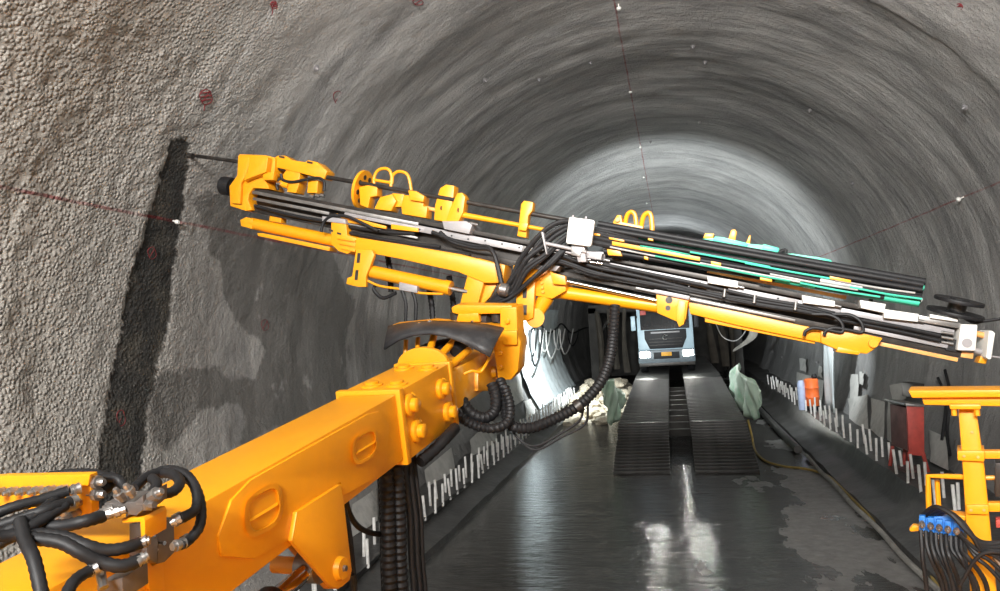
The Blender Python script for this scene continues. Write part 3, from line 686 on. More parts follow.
# ---- left hydraulic cylinder under the head
fbar('cylinder', 252, 223.5, 342, 242, -.10, .062, M['yellow'], n=20); ft('cylinder_lug', [(240,220),(246,217),(253,219),(252,229),(241,226)], -.04, -.16, M['yellow'])
ft('cylinder_plate', [(257,233),(262,233),(330,247),(329,251),(258,236)], -.02, -.18, M['yellow'], bevel=.004); ft('hanger', [(270,212),(281,213),(281,223),(269,221)], -.05, -.15, M['yellow'])
cr = ft('cradle_bracket', [(331,222),(346,224),(347,235),(357,238),(355,250),(347,254),(338,251),(331,244)], .06, -.22, M['yellow'], bevel=.01)
for x, y in ((331,230),(339,233)): ft('slot', [(x-2,y-1),(x+2,y),(x+2,y+2),(x-2,y+1)], .063, .05, M['dark_steel'], cr, bevel=0)
ft('bracket_plate', [(322,216),(345,219),(346,224),(322,221)], .07, -.2, M['alu']); ftube('hose', [(321,232),(324,222),(332,216),(345,216),(360,222),(378,231)], .016, M['hose'], c=.07)
for k, y in enumerate((0, 5, 10)): ft('shim', [(337+2*k,236+y),(355,240+y),(355,242+y),(337+2*k,239+y)], .08, .05, M['yellow'], cr, bevel=.002)
# ---- cradle beam and the post down to the rotary head
cb = ft('cradle_beam', [(356,237),(400,244),(460,254),(499,264),(499,283),(484,283),(458,272),(400,259),(354,250)], .08, -.20, M['yellow'], bevel=.014)
fbar('bearing', 352, 243, 358, 244.5, -.06, .085, M['yellow'])
ft('post', [(470,262),(489,265),(476,312),(458,309)], .06, -.14, M['yellow'], bevel=.03); ft('gusset', [(487,280),(497,284),(490,297),(478,309),(474,309)], .0, -.04, M['yellow'])
ft('beam_web', [(478,258),(505,265),(503,284),(482,281)], .05, -.18, M['yellow'], bevel=.01)
# swing cylinder
ft('swing_plate', [(356,249),(372,250),(374,256),(366,276),(366,287),(358,287),(346,284),(347,278),(352,276)], .14, .09, M['yellow'], bevel=.008)
sp_ = ft('swing_plate', [(356,249),(372,250),(374,256),(366,276),(366,287),(358,287),(352,284),(352,276)], -.08, -.12, M['yellow'], bevel=.008)
for x, y in ((359,258),(357,275)): ft('slot', [(x-1.5,y-5),(x+1.5,y-5),(x+.5,y+5),(x-2.5,y+5)], .143, .13, M['dark_steel'], bevel=0)
fbar('swing_cylinder', 364, 270, 449, 288, .04, .064, M['yellow'], n=20); fbar('cylinder_rod', 448, 288, 468, 292, .04, .026, M['chrome']); fbar('cylinder_end', 445, 287, 451, 288.4, .04, .070, M['yellow'], n=20)
ft('cylinder_valve', [(399,282),(417,286),(417,293),(399,290)], .13, .05, M['alu']); ftube('pipe', [(366,280),(380,286),(400,289),(420,293),(443,294)], .012, M['yellow'], c=.10)
for x in (402, 412): ftube('hose', [(x,290,.10),(x+3,299,.1),(x+4,308,.1),(x+3,330,.1)], .018, M['hose'], rib=.1, pitch=.03)
for x, y0 in ((430, 294), (451, 288), (388, 258)): ftube('hose', [(x-2,y0-12,-.25),(x,y0,-.25),(x+2,y0+14,-.25),(x+3,y0+34,-.25)], .03, M['hose'], rib=.1, pitch=.035)
ftube('hose', [(376,284,.05),(374,290,.05),(383,298,.05),(396,293,.05)], .018, M['hose'])
# ---- centre cradle: knuckle between post and feed
ft('knuckle', [(513,265),(548,268),(556,275),(566,281),(566,291),(552,299),(536,296),(522,283),(512,278)], .10, -.2, M['yellow'], bevel=.014)
kn = ft('knuckle_plate', [(517,282),(535,281),(533,318),(527,321),(515,318)], .16, .10, M['yellow'], bevel=.01)
for y in (293, 310): ft('slot', [(523,y-5),(527,y-5),(526.5,y+5),(522.5,y+5)], .163, .15, M['dark_steel'], kn, bevel=0)
ft('knuckle_cap', [(533,264),(560,266),(556,271),(532,269)], .12, -.2, M['alu']); part('knuckle_arm', MB().cyl(F.px(547,296,.02), F.px(534,318,.02), .075, .06, 16), M['yellow'], feed)
part('knuckle_eye', MB().cyl(F.px(535,318,-.06), F.px(535,318,.12), .085, n=20), M['yellow'], feed)
ft('knuckle_ear', [(550,272),(565,276),(566,285),(553,284)], .15, .08, M['yellow'])
for k in range(5):
    p = F.px(541+.6*k, 274+4.5*k, .10); part('bolt', MB().cyl(p-_ew*.01, p+_ew*.02, .014, n=6), M['yellow'], feed)
# ---- right feed cylinder, chrome rod, clamps, tail
fbar('feed_cylinder', 552, 291, 662, 306.5, -.02, .060, M['yellow'], n=20); fbar('cylinder_rod', 556, 279, 664, 302, .06, .020, M['chrome'])
cl = ft('cylinder_clamp', [(656,294),(690,299),(688,303),(686,318),(683,325),(678,322),(657,313)], .10, -.14, M['yellow'], bevel=.008)
ft('clamp_top', [(654,289),(690,296),(689,300),(654,293)], .13, -.18, M['alu']); ft('clamp_foot', [(678,300),(686,302),(684,324),(679,327),(676,319)], .12, .08, M['yellow'], cl)
for x, y, r in ((669,300,.03),(668,308,.022)):
    p = F.px(x, y, .10); part('clamp_hole', MB().cyl(p-_ew*.02, p+_ew*.004, r, n=12), M['dark_steel'], cl)
ft('lower_beam', [(688,302),(740,312),(800,325),(826,330),(826,344),(800,338.5),(740,326),(690,314)], .06, -.16, M['yellow'], bevel=.012)
ft('beam_rib', [(705,316),(800,335),(815,341),(815,344),(800,341),(705,322)], .03, -.12, M['yellow'], bevel=.004)
tl = ft('tail_bracket', [(821,329),(861,333),(883,338),(875,349),(867,354),(842,352),(821,343)], .10, -.14, M['yellow'], bevel=.012)
ft('tail_cap', [(838,347),(862,352),(858,355),(836,352)], .12, -.1, M['yellow'], tl); p = F.px(873, 343, .10); part('tail_pin', MB().cyl(p-_ew*.02, p+_ew*.03, .035, n=16), M['yellow'], tl)
for x in (806, 826): ftube('hose', [(x-2,336,.12),(x,331,.12),(x+8,328,.12),(x+22,330,.12),(x+36,332,.12),(x+35,322,.12),(x+24,315,.1),(x+6,314,.08)], .014, M['hose'])
# ---- rods carried along the rear half
k = 0
RODS = [(598,223.5,925,281.5,.02,.026,'hose'),(598,228,923,285,.08,.024,'hose'),(599,232,924,288,.0,.022,'green2'),(600,236,922,290,.09,.022,'hose'),
        (600,240,921,294,.05,.024,'hose'),(602,244,921,297.5,.10,.022,'hose'),(603,248,922,300,.02,.018,'pale'),(604,251,920,303,.08,.022,'hose'),
        (640,257,919,305,.03,.018,'green2'),(598,226,925,284,-.06,.026,'hose'),(600,234,922,293,-.08,.024,'hose'),(600,243,920,299,-.06,.022,'hose')]
M['green2'] = mat('green_band', (0.03, 0.30, 0.20), 0.4, 0, 0.3, 6); M['pale'] = mat('pale_band', (0.45, 0.45, 0.44), 0.4, 0.3, 0.3, 6)
for x0, y0, x1, y1, c, r, m in RODS: fbar('carried_rod', x0, y0, x1, y1, c, r, M[m])
for x0, x1, t in ((870,926,2),(740,790,2),(820,862,5),(655,690,4),(775,815,7),(884,921,7)):   # painted bands on some rods
    X0, Y0, X1, Y1, c, r, m = RODS[t]; f = lambda x: Y0+(Y1-Y0)*(x-X0)/(X1-X0)
    x1 = min(x1, X1-1); fbar('rod_band', x0, f(x0), x1, f(x1), c, r*1.08, M['green'] if t in (2, 7) else M['pale'])
ft('yellow_bar', [(612,241),(700,257),(700,261),(612,245)], .13, .10, M['yellow'], bevel=.003)
for poly in ([(594,233),(600,234),(600,236),(594,235)], [(609,237),(624,240),(624,242),(609,239)], [(648,238),(653,239),(653,241),(648,240)],[(607,249),(620,251),(622,256),(608,255)],[(830,276),(851,280),(851,283),(830,279)],[(711,261),(721,263),(721,266),(711,264)],[(760,277),(772,279),(772,282),(760,280)],[(644,256),(648,257),(648,260),(644,259)]):
    ft('yellow_clip', poly, .14, .06, M['yellow'], bevel=.002)
for x in (640, 720, 800, 870): 
    yy = 223.5+(x-598)*.178; ft('rod_rack', [(x,yy+1),(x+4,yy+1.6),(x+3,yy+31),(x-1,yy+30)], -.10, -.14, M['dark_steel'], bevel=.003)
# ---- hoops of the rear guide
hoop(625,225,631,212,636,222,-.2,.02); hoop(641,228,648,213,652,226,-.2,.022)
ft('hoop_base', [(613,222),(617,215),(621,215),(622,222),(643,226),(643,231),(613,227)], -.14, -.26, M['yellow']); p = F.px(618, 220, -.14); part('hoop_pin', MB().cyl(p, p+_ew*.03, .02, n=10), M['orange_rail'], feed)
# ---- green rock drill behind the rods
g = ft('rock_drill', [(701,239),(714,238),(715,236.5),(722,237),(751,244),(763,245),(764,244),(779,248),(779,254),(783,254),(793,253.5),(815,257),(815,256.5),(831,260),(834,265),(834,279),(701,256)], -.12, -.36, M['green'], bevel=.012)
ft('drill_cover', [(714,237),(748,243.5),(746,248),(713,241)], -.09, -.12, M['green'], g); ft('drill_cover', [(764,245),(779,248),(778,253),(762,250)], -.09, -.3, M['green'], g)
ft('drill_cover', [(814,257.5),(830,260.5),(832,264),(813,261)], -.09, -.3, M['green'], g)
ftube('drill_hose', [(778,256),(781,252),(785,250.5),(785,253)], .018, M['hose'], g, c=-.1); ft('shank', [(831,262.5),(839,264),(839,265.5),(831,264.5)], -.12, -.2, M['white'], g)
ft('drill_fin', [(703,238),(705,233),(714,233.5),(713,239)], -.14, -.3, M['yellow']); ft('drill_fin', [(728,239.5),(731,230),(735,229),(737,232),(735,241)], -.14, -.2, M['yellow']); ft('drill_fin', [(746,243),(749,235.5),(751,235),(750,244)], -.14, -.2, M['yellow'])
# ---- hose bundle over the middle, white light plate, forks
for k in range(7):
    o = k*3.0+random.uniform(-1.6,1.6); jt = random.uniform
    ftube('bundle_hose', [(640+o,240+o*.9,.05),(600+o,232+o*.9,.10),(572+o*.3,223.5+o*1.0,.16),(556+o*.5,226+o*1.4,.20),(540+o*.5,238+o*1.6,.22),(524+o*.4+jt(-3,3),258+o*1.2+jt(-3,3),.22+jt(-.04,.05)),(508+o*.2+jt(-3,3),284+o*.8,.2),(492-o*.3,300+o*.4,.16),(474-o*.4,318+o*.3,.06)], jt(.016,.024), M['hose'], rib=.07, pitch=.03)
for k in range(4):
    o = k*4.0+random.uniform(-1.5,1.5)
    ftube('bundle_hose', [(540,254+o,.1),(556,250+o*1.1,.16),(574,256+o,.16),(594,263+o,.12),(640,274+o*.8+jt(-1.5,1.5),.06),(700,287+o*.6+jt(-2,2),.05),(760,299+o*.6,.05),(800,306+o*.5,.05),(835,314+o*.4,.05)], .017, M['hose'])
for k in range(2):
    ftube('bundle_hose', [(432+8*k,232,.06),(452,240+2*k,.08),(474,246+2*k,.10),(488,247+2*k,.12),(494,254,.14),(498,266+3*k,.15),(502,284+4*k,.16)], .020, M['hose'], rib=.06, pitch=.03)
for (x0, y0, x1, y1) in ((345,226,415,234),(350,233,440,247),(360,236,470,255),(255,206,330,222)):
    ftube('rail_hose', [(x0,y0,.0),((x0+x1)/2,(y0+y1)/2+1.5,.02),(x1,y1,.0)], .018, M['hose'])
p = F.px(504, 290, .24); part('hose_clamp', MB().lathe(p-_es*.05, p+_es*.05, [(0,.04),(.2,.06),(.8,.06),(1,.04)], 10), M['steel'], feed)
ft('light_plate', [(569,217.5),(571,217),(593,220),(594.5,221.5),(591,245),(589.5,246.5),(567,243.5),(566,242)], .30, .25, M['white'], bevel=.006, label='off-white square plate')
for x in (573, 586): fbar('plate_stud', x, 217+.1*(x-569), x+.3, 214.8+.1*(x-569), .27, .010, M['alu'])
ft('plate_arm', [(572,240),(584,242),(586,262),(578,262)], .25, .10, M['alu'])
fk = ft('fork_plate', [(541,232),(543,232),(547,254),(546,254.5)], .28, .02, M['alu'], bevel=.002); fbar('fork_bar', 544, 243, 586, 252, .25, .016, M['alu'], fk); fbar('fork_bar', 546, 247, 584, 256, .20, .014, M['alu'], fk)
ft('fork_block', [(571,246),(582,248),(580,257),(571,255)], .27, .12, M['steel']); ft('fork_block', [(580,250),(602,253),(601,260),(580,257)], .18, .02, M['alu'])
for x, y in ((593,262),(600,263),(588,259)): fbar('fitting', x-3, y, x+3, y+1, .14, .016, M['chrome'])
for x, y in ((727,293),(798,306),(757,299)): fbar('hose_tie', x-2, y-4, x-3, y+4, .09, .014, M['steel'])
# ---- hose reel at the tail
pc = F.px(955, 313, -.10); pt_ = F.px(959, 301, -.08); _rx = (_eu+_ew*.16).normalized()
rl = part('reel_hub', MB().cyl(pc, pt_, .065, n=24), M['dark_steel'], feed)
for q, r in ((pt_, .170), (pc, .195)):
    part('reel_flange', MB().lathe(q-_rx*.014, q+_rx*.014, [(0,.03),(0,r),(.5,r*1.02),(1,r),(1,.07),(1.2,.07),(1.2,.02)], 36), M['rubber'], feed)
part('reel_post', MB().cyl(pc-_eu*.12, pc, .03, n=12), M['steel'], feed)
ftube('reel_hose', [(950,309,-.0),(972,322,-.05),(985,321,-.05),(1015,317.5,-.05),(1060,318,-.1)], .012, M['hose'])
# ---- white end frame
eb_ = ft('end_block', [(961,324),(978,324.5),(976,351),(957,350.5)], .04, -.30, M['white'], bevel=.014)
p = F.px(967, 343, .04); part('end_hole', MB().cyl(p-_ew*.02, p+_ew*.004, .035, n=16), M['alu'], eb_)
ft('end_plate', [(989,331),(992,330.5),(995.5,333),(991.5,359),(989,360),(986,357.5)], .06, -.30, M['white'], bevel=.01)
for y in (335, 352): fbar('end_rod', 972, y-2, 991, y+2, -.06, .024, M['orange_rail'] if y < 340 else M['alu'])
ft('end_foot', [(962,351),(974,353),(973,359),(960,357)], -.04, -.2, M['orange_rail']); ft('end_foot', [(981,356),(988,358),(986,364),(978,363)], -.04, -.15, M['yellow'])
fbar('end_pin', 989, 356, 1003, 358, -.05, .008, M['alu']); ft('end_gap', [(948,338),(958,340),(956,352),(946,350)], -.01, -.28, M['rubber'], bevel=0)
for y in (333, 338, 343): fbar('end_fitting', 941, y-1, 953, y+1, .0, .013, M['steel'])
ftube('rail_hose', [(838,317,.03),(870,322,.03),(905,328,.03),(940,336,.03)], .016, M['hose']); ftube('rail_hose', [(838,320,.03),(870,326,.03),(905,333,.03),(940,341,.03)], .014, M['hose'])

# thin lines lying between the rods
for i, (x0, y0, x1, y1, c, m) in enumerate(((610,247,700,264,.135,'pale'),(655,256,722,269,.14,'green'),(690,252,770,267,.12,'green'),(700,263,800,282,.14,'pale'),(745,263,833,279,.125,'green'),(770,274,858,290,.14,'pale'),
        (800,283,880,297,.14,'green'),(835,280,915,293,.13,'pale'),(720,268,790,281,.15,'green2'),(640,246,690,255,.13,'green2'),(850,287,922,299,.145,'green'))):
    ftube('thin_line', [(x0,y0,c),((x0+x1)/2,(y0+y1)/2+random.uniform(-.8,1.2),c),(x1,y1,c)], .008, M['green2' if m == 'green' and i % 2 else m])
# ================================================================== trestle bridge with slatted ramps
YB, YC, YT, YE, ZC = 18.2, 21.2, 32.0, 46.0, 0.85
def deck_z(y): return ZC+max(0, min(y, YT)-YC)*0.048
M['dull_dark'] = mat('dull_dark_steel', (0.045, 0.042, 0.038), 0.7, 0.1, 0.4, 2)  # dull dark steel of the cross beams and the added portal
M['deck'] = mat('muddy_steel', (0.070, 0.067, 0.063), 0.55, 0.0, 0.35, 3, dirt=(0.17, 0.165, 0.155), dirt_amt=0.6, dscale=1.3, bump=0.3, bscale=12)
M['slat'] = mat('slat_steel', (0.060, 0.057, 0.055), 0.40, 0.4, 0.3, 4)
bridge = thing('trestle_bridge', (0.46, YB, 0), 'dark steel trestle bridge with two slatted ramp tracks in front of the truck', 'ramp')
for x0, x1 in ((-1.29, 0.10), (0.70, 2.18)):
    dk = MB().prism([Vector((x0, YC, ZC)), Vector((x0, YT, deck_z(YT))), Vector((x0, YE, deck_z(YE))), Vector((x0, YE, deck_z(YE)-.3)), Vector((x0, YT, deck_z(YT)-.3)), Vector((x0, YC, ZC-.3))], (x1-x0, 0, 0))
    d = part('deck_track', dk, M['deck'], bridge)
    cleat = mesh_of('cleat', MB().wbox(0, x1-x0, -.02, .02, 0, .022), M['deck'])
    y = YC+.25
    while y < YT-1.5: place('cleat', cleat, d, Matrix.Translation((x0, y, deck_z(y)))); y += 0.28
    rb = part('ramp_frame', MB().prism([Vector((x0+.03, YB+.05, 0)), Vector((x0+.03, YC, ZC-.06)), Vector((x0+.03, YC, 0))], (x1-x0-.06, 0, 0)), M['rubber'], bridge)
    sl = mesh_of('slat', MB().wbox(0, x1-x0, -.045, .045, -.05, .03), M['slat'], bevel=.006)
    for k in range(17):
        t = (k+.4)/17; place('slat', sl, rb, Matrix.Translation((x0, YB+(YC-YB)*t, ZC*t+.02)))
    for y in (22.5, 27, 31.5, 38, 45):
        for xl in (x0+.2, x1-.45): part('bridge_leg', MB().wbox(xl, xl+.25, y, y+.3, -.05, deck_z(y)-.28), M['deck'], bridge)
for y in np.arange(22.2, 32, 1.1):
    part('cross_beam', MB().wbox(0.08, 0.72, y, y+.22, deck_z(y)-.62, deck_z(y)-.42), M['dull_dark'], bridge)
# ------------------------------------------------------------------ green sheets hung on the bridge sides
def cloth(name, top, bot, x0, y0, label, seed, m, thick=.006, dy=-.5):
    mb = MB(); nu, nv = 12, 10; vs = []
    for i in range(nu):
        s = i/(nu-1)
        (ax, az), (bx, bz) = top(s), bot(s)
        for j in range(nv):
            t = j/(nv-1); x = ax+(bx-ax)*t; z = az+(bz-az)*t
            vs.append(Vector((x0+x, y0+s*dy+.10*math.sin(9*s+seed)*(.3+t)+.04*math.sin(21*s+4*t), z)))
    mb.add(vs, [(i*nv+j, i*nv+j+1, (i+1)*nv+j+1, (i+1)*nv+j) for i in range(nu-1) for j in range(nv-1)])
    o = single(name, mb, m, label, 'sheet', base=Vector((x0, y0, min(v.z for v in vs))))
    md = o.modifiers.new('thickness', 'SOLIDIFY'); md.thickness = .01; return o
M['tarp'] = mat('pale_green_sheet', (0.72, 0.90, 0.72), 0.5, 0, 0.1, 1.6, dirt=(0.20, 0.55, 0.28), dirt_amt=0.6, dscale=1.2)
def lerp_list(pts):
    def f(s):
        for (s0, x0, z0), (s1, x1, z1) in zip(pts, pts[1:]):
            if s <= s1: k = (s-s0)/(s1-s0); return (x0+(x1-x0)*k, z0+(z1-z0)*k)
        return pts[-1][1:]
    return f
def on_x(px, py, x):
    r = ray(px, py); return CAM + r*((x-CAM.x)/r.x)
def side_sheet(x, top, bot, label, seed):
    """crumpled sheet hanging along a bridge side, in the plane at X = x"""
    top = [on_x(a, b, x) for a, b in top]; bot = [on_x(a, b, x) for a, b in bot]
    tp, bt = resample(top, 1e9) if False else curve(top, 4), curve(bot, 4); n, m = len(tp), 10; vs = []
    for i in range(n):
        for j in range(m):
            t = j/(m-1); p = tp[i].lerp(bt[i], t)
            vs.append(p+Vector((.09*math.sin(2.1*p.y+3*p.z+seed)+.05*math.sin(5.3*p.y-4*p.z), 0, 0)))
    mb = MB().add(vs, [(i*m+j, i*m+j+1, (i+1)*m+j+1, (i+1)*m+j) for i in range(n-1) for j in range(m-1)])
    o = single('green_sheet', mb, M['tarp'], label, 'sheet'); md = o.modifiers.new('thickness', 'SOLIDIFY'); md.thickness = .012
    return o
side_sheet(2.32, [(729,380),(737,363),(742,372),(745,379),(751,377),(755,384),(758,391)], [(731,393),(735,403),(739,410),(744,412),(749,417),(753,420),(757,405)], 'crumpled pale green sheet hanging on the right side of the bridge', 0)
side_sheet(-1.44, [(604,382),(608,379.5),(612,379),(617,386),(621,392),(625,398)], [(606,394),(608,402),(611,412),(613,425),(616,422),(621,412)], 'narrow pale green sheet hanging on the left side of the bridge by the stones', 2)
# ================================================================== truck
tx, ty = 0.06, 32.6; tz = deck_z(ty)+.012
truck = thing('dump_truck', (tx, ty+2.5, tz), 'pale blue-white dump truck with its headlights on, facing the camera on the bridge', 'truck')
def tb(name, x0, x1, y0, y1, z0, z1, m, bevel=.02, parent=None, **k):
    return part(name, MB().wbox(tx+x0, tx+x1, ty+y0, ty+y1, tz+z0, tz+z1), m, parent or truck, bevel=bevel, **k)
M['cab'] = mat('pale_blue_cab', (0.40, 0.53, 0.60), 0.35, 0, 0.06, 2); M['glass'] = mat('dark_glass', (0.012, 0.014, 0.016), 0.08, 0, 0.2, 3)
M['lamp'] = mat('lamp_glow', (0.9, 0.95, 0.9), 0.3, emit=(0.95, 1.0, 0.92), estr=26)
M['plate'] = mat('orange_plate', (0.85, 0.40, 0.02), 0.5)
cabp = [(0,.98),(0,1.15),(-.02,1.9),(.14,3.0),(.35,3.15),(1.9,3.15),(1.9,.98)]
cab = part('cab', MB().prism([Vector((tx-1.2, ty+y, tz+z)) for y, z in cabp], (2.4, 0, 0)), M['cab'], truck, bevel=.04)
part('windscreen', MB().prism([Vector((tx-1.05, ty-.02, tz+1.95)), Vector((tx-1.05, ty+.09, tz+2.95)), Vector((tx-1.05, ty+.16, tz+2.95)), Vector((tx-1.05, ty+.06, tz+1.95))], (2.1, 0, 0)), M['glass'], truck)
gr = part('grille', MB().prism([Vector((tx+x, ty-.05, tz+z)) for x, z in ((-.90,1.93),(.90,1.93),(.90,1.55),(.70,1.10),(-.70,1.10),(-.90,1.55))], (0, .1, 0)), M['rubber'], truck, bevel=.02)
for z in (1.25, 1.38, 1.52): tb('grille_bar', -.7, .7, -.075, -.05, z, z+.03, M['dark_steel'], .005, gr)
tb('grille_trim', -.62, .62, -.075, -.05, 1.78, 1.85, M['alu'], .01, gr)
# emblem: an open ring with a swept bar
er = [Vector((tx+.11*math.cos(t), ty-.085, tz+1.60+.11*math.sin(t))) for t in np.linspace(.6, 5.4, 14)]
part('emblem', MB().tube(er, .028, 8, 2).tube([Vector((tx-.02, ty-.085, tz+1.62)), Vector((tx+.10, ty-.085, tz+1.70)), Vector((tx+.22, ty-.085, tz+1.73))], .02, 6, 2), M['chrome'], gr)
M['bumper'] = mat('grey_bumper', (0.13, 0.16, 0.18), .4); bmp = tb('bumper', -1.22, 1.22, -.12, .35, .48, 1.06, M['bumper'], .05); tb('bumper_inset', -.55, .55, -.14, -.11, .66, .95, M['rubber'], .01, bmp); tb('bumper_lip', -1.2, 1.2, -.10, .2, .34, .50, M['dark_steel'], .03, bmp)
tb('number_plate', -.22, .22, -.16, -.14, .78, .95, M['plate'], .004)
for s in (-1, 1):
    tb('headlight', s*.93-.22, s*.93+.22, -.15, -.08, .74, 1.0, M['lamp'], .06)
    l = bpy.data.lights.new('headlight_beam', 'SPOT'); l.energy = 260; l.color = (1, .98, .9); l.spot_size = math.radians(70); l.spot_blend = .9; l.shadow_soft_size = .1
    o = bpy.data.objects.new('headlight_beam', l); COL.objects.link(o); o.location = (tx+s*.92, ty-.2, tz+.85); aim(o, (tx+s*1.0, 12, 0.2))
    tb('mirror_arm', s*1.2-.03, s*1.2+.03, .05, .12, 2.5, 2.6, M['rubber'], .01); tb('mirror', s*1.36-.10, s*1.36+.10, .0, .09, 1.95, 2.6, M['cab' if s < 0 else 'rubber'], .03)
    for y in (1.3, 4.6, 5.9):
        part('wheel', MB().lathe((tx+s*1.22, ty+y, tz+.51), (tx+s*.86, ty+y, tz+.51), [(0,.25),(.05,.30),(.06,.48),(.2,.52),(.8,.52),(1,.46)], 28), M['rubber'], truck)
    tb('wheel_arch', s*1.12-.1, s*1.12+.1, .75, 1.85, .95, 1.12, M['cab'], .03)
tb('chassis', -.45, .45, .2, 6.9, .6, .98, M['dark_steel'])
bed = [(2.2,1.15),(2.2,3.0),(1.7,3.25),(1.7,3.32),(2.3,3.32),(7.0,3.1),(7.0,1.15)]
part('dump_bed', MB().prism([Vector((tx-1.24, ty+y, tz+z)) for y, z in bed], (2.48, 0, 0)), M['dark_steel'], truck, bevel=.03)
tb('red_flag', -1.02, -.78, -.02, .0, 2.62, 2.82, M['red'], .01)
# ================================================================== stones on the left, beside the bridge
M['stone'] = mat('pale_stone', (0.52, 0.45, 0.34), 0.85, 0, 0.25, 4, bump=.4, bscale=14)
stones = []
for k in range(6):
    bm = bmesh.new(); bmesh.ops.create_icosphere(bm, subdivisions=2, radius=1)
    for v in bm.verts:
        v.co *= 0.8+.35*random.random(); 
    for v in bm.verts: v.co = Vector((round(v.co.x*2.4)/2.4*.5+v.co.x*.5, v.co.y*.85, v.co.z*.62))
    me = bpy.data.meshes.new('stone'); bm.to_mesh(me); bm.free(); me.materials.append(M['stone']); stones.append(me)
# low mound of muck under the stones
def mound_z(x, y): return max(0, min(1, (y-27.4)/8))*0.6*max(0, min(1, (-1.5-x)/.8))
xs = np.arange(-4.3, -1.3, .15); yv = np.arange(27, 39.6, .3); mb = MB(); vs = []; nx, ny = len(xs), len(yv)
for x in xs:
    for y in yv: vs.append(Vector((x, y, -.03+mound_z(x, y)+.06*float(vnoise(np.array([x*3]), np.array([y*3]), 61)[0])*(y > 27.6))))
mb.add(vs, [(i*ny+j, (i+1)*ny+j, (i+1)*ny+j+1, i*ny+j+1) for i in range(nx-1) for j in range(ny-1)])
mm = single('floor_muck', mb, mat('muck', (0.33, 0.29, 0.22), 0.9, 0, 0.3, 3, bump=.8, bscale=8), 'low mound of pale brown muck beneath the loose stones', 'mound')
mm['kind'] = 'structure'
spots = []
for k in range(85):
    for _ in range(30):
        x, y, r = random.uniform(-4.1, -1.75), random.uniform(27.2, 39), random.uniform(.10, .34)
        if all((x-a)**2+(y-b)**2 > (r+c)**2*1.25 for a, b, c in spots): spots.append((x, y, r)); break
for x, y, r in spots:
    o = bpy.data.objects.new('stone', random.choice(stones)); COL.objects.link(o)
    o.location = (x, y, mound_z(x, y)+r*.35); o.scale = (r, r, r); o.rotation_euler = (random.uniform(-.3,.3), random.uniform(-.3,.3), random.uniform(0, 6))
    row = 'front edge' if y < 30 else 'middle' if y < 34.5 else 'back'; side_ = 'beside the bridge' if x > -2.5 else 'beside the white sheet' if x < -3.4 else 'halfway between bridge and wall'
    tag(o, f"{'large' if r > .24 else 'mid-sized' if r > .16 else 'small'} pale stone at the {row} of the muck heap, {side_}", 'stone', 'loose stones beside the bridge')
# ================================================================== things along the left wall beyond the feed
def wall_sheet(name, y0, y1, t0, t1, side, m, label, off=.10, amp=.035, freq=5.0):
    mb = MB(); ny, nt_ = 40, 30; vs = []
    for i in range(ny):
        y = y0+(y1-y0)*i/(ny-1)
        for j in range(nt_):
            t = t0+(t1-t0)*j/(nt_-1); r = TR-off-.10+amp*math.sin(freq*y+.8*math.sin(3*t))+.02*math.sin(11*y+5*t)
            vs.append(Vector((side*r*math.cos(math.radians(t)), y, TZ+r*math.sin(math.radians(t)))))
    mb.add(vs, [(i*nt_+j, i*nt_+j+1, (i+1)*nt_+j+1, (i+1)*nt_+j) for i in range(ny-1) for j in range(nt_-1)])
    o = single(name, mb, m, label, 'sheet'); md = o.modifiers.new('thickness', 'SOLIDIFY'); md.thickness = .012; return o
M['membrane'] = mat('white_membrane', (0.55, 0.60, 0.61), 0.6, 0, 0.12, 1.2, dirt=(0.3, 0.31, 0.31), dirt_amt=.5, dscale=1.0)
wall_sheet('membrane_sheet', 28.0, 39.0, -31, 12, -1, M['membrane'], 'bright white membrane sheet hung on the left wall beside the stones', freq=6)
mb = MB(); vs = []; ny, nz = 16, 14
for i in range(ny):
    for j in range(nz):
        y, z = 23.3+1.5*i/(ny-1), .66+3.9*j/(nz-1); vs.append(Vector((4.98+.05*math.sin(5*y+z)+.03*math.sin(12*y)+.10*(z-.6)/3.9, y+.10*math.sin(1.3*z), z)))
mb.add(vs, [(i*nz+j, i*nz+j+1, (i+1)*nz+j+1, (i+1)*nz+j) for i in range(ny-1) for j in range(nz-1)])
o = single('membrane_sheet', mb, M['membrane'], 'narrow bright white membrane strip on the right wall by the orange drum', 'sheet'); o.modifiers.new('thickness', 'SOLIDIFY').thickness = .012
# looped cables draped over the sheet
cbl = thing('cable_bundle', on_lining(552, 345, TR-.4), 'looped pale and black cables draped on the white sheet at left', 'cable')
for k, (x, w, h, m) in enumerate(((533,4,26,'hose'),(538,5,30,'pin'),(545,5,22,'pin'),(552,6,28,'pin'),(559,5,20,'pin'),(566,6,24,'pin'),(573,5,16,'hose'),(536,6,36,'hose'))):
    r = TR-.36-.02*k
    part('cable_loop', MB().tube([on_lining(x-w, 330, r), on_lining(x-w*.9, 330+h*.55, r), on_lining(x-w*.2, 330+h, r), on_lining(x+w*.6, 330+h*.7, r), on_lining(x+w, 330+h*.2, r), on_lining(x+w*1.2, 329, r)], .035, 6), M[m], cbl)
part('cable_run', MB().tube([on_lining(x, y, TR-.34) for x, y in ((530,331),(540,325),(548,333),(556,329),(562,324),(572,333),(585,328),(600,326))], .05, 6), M['hose'], cbl)
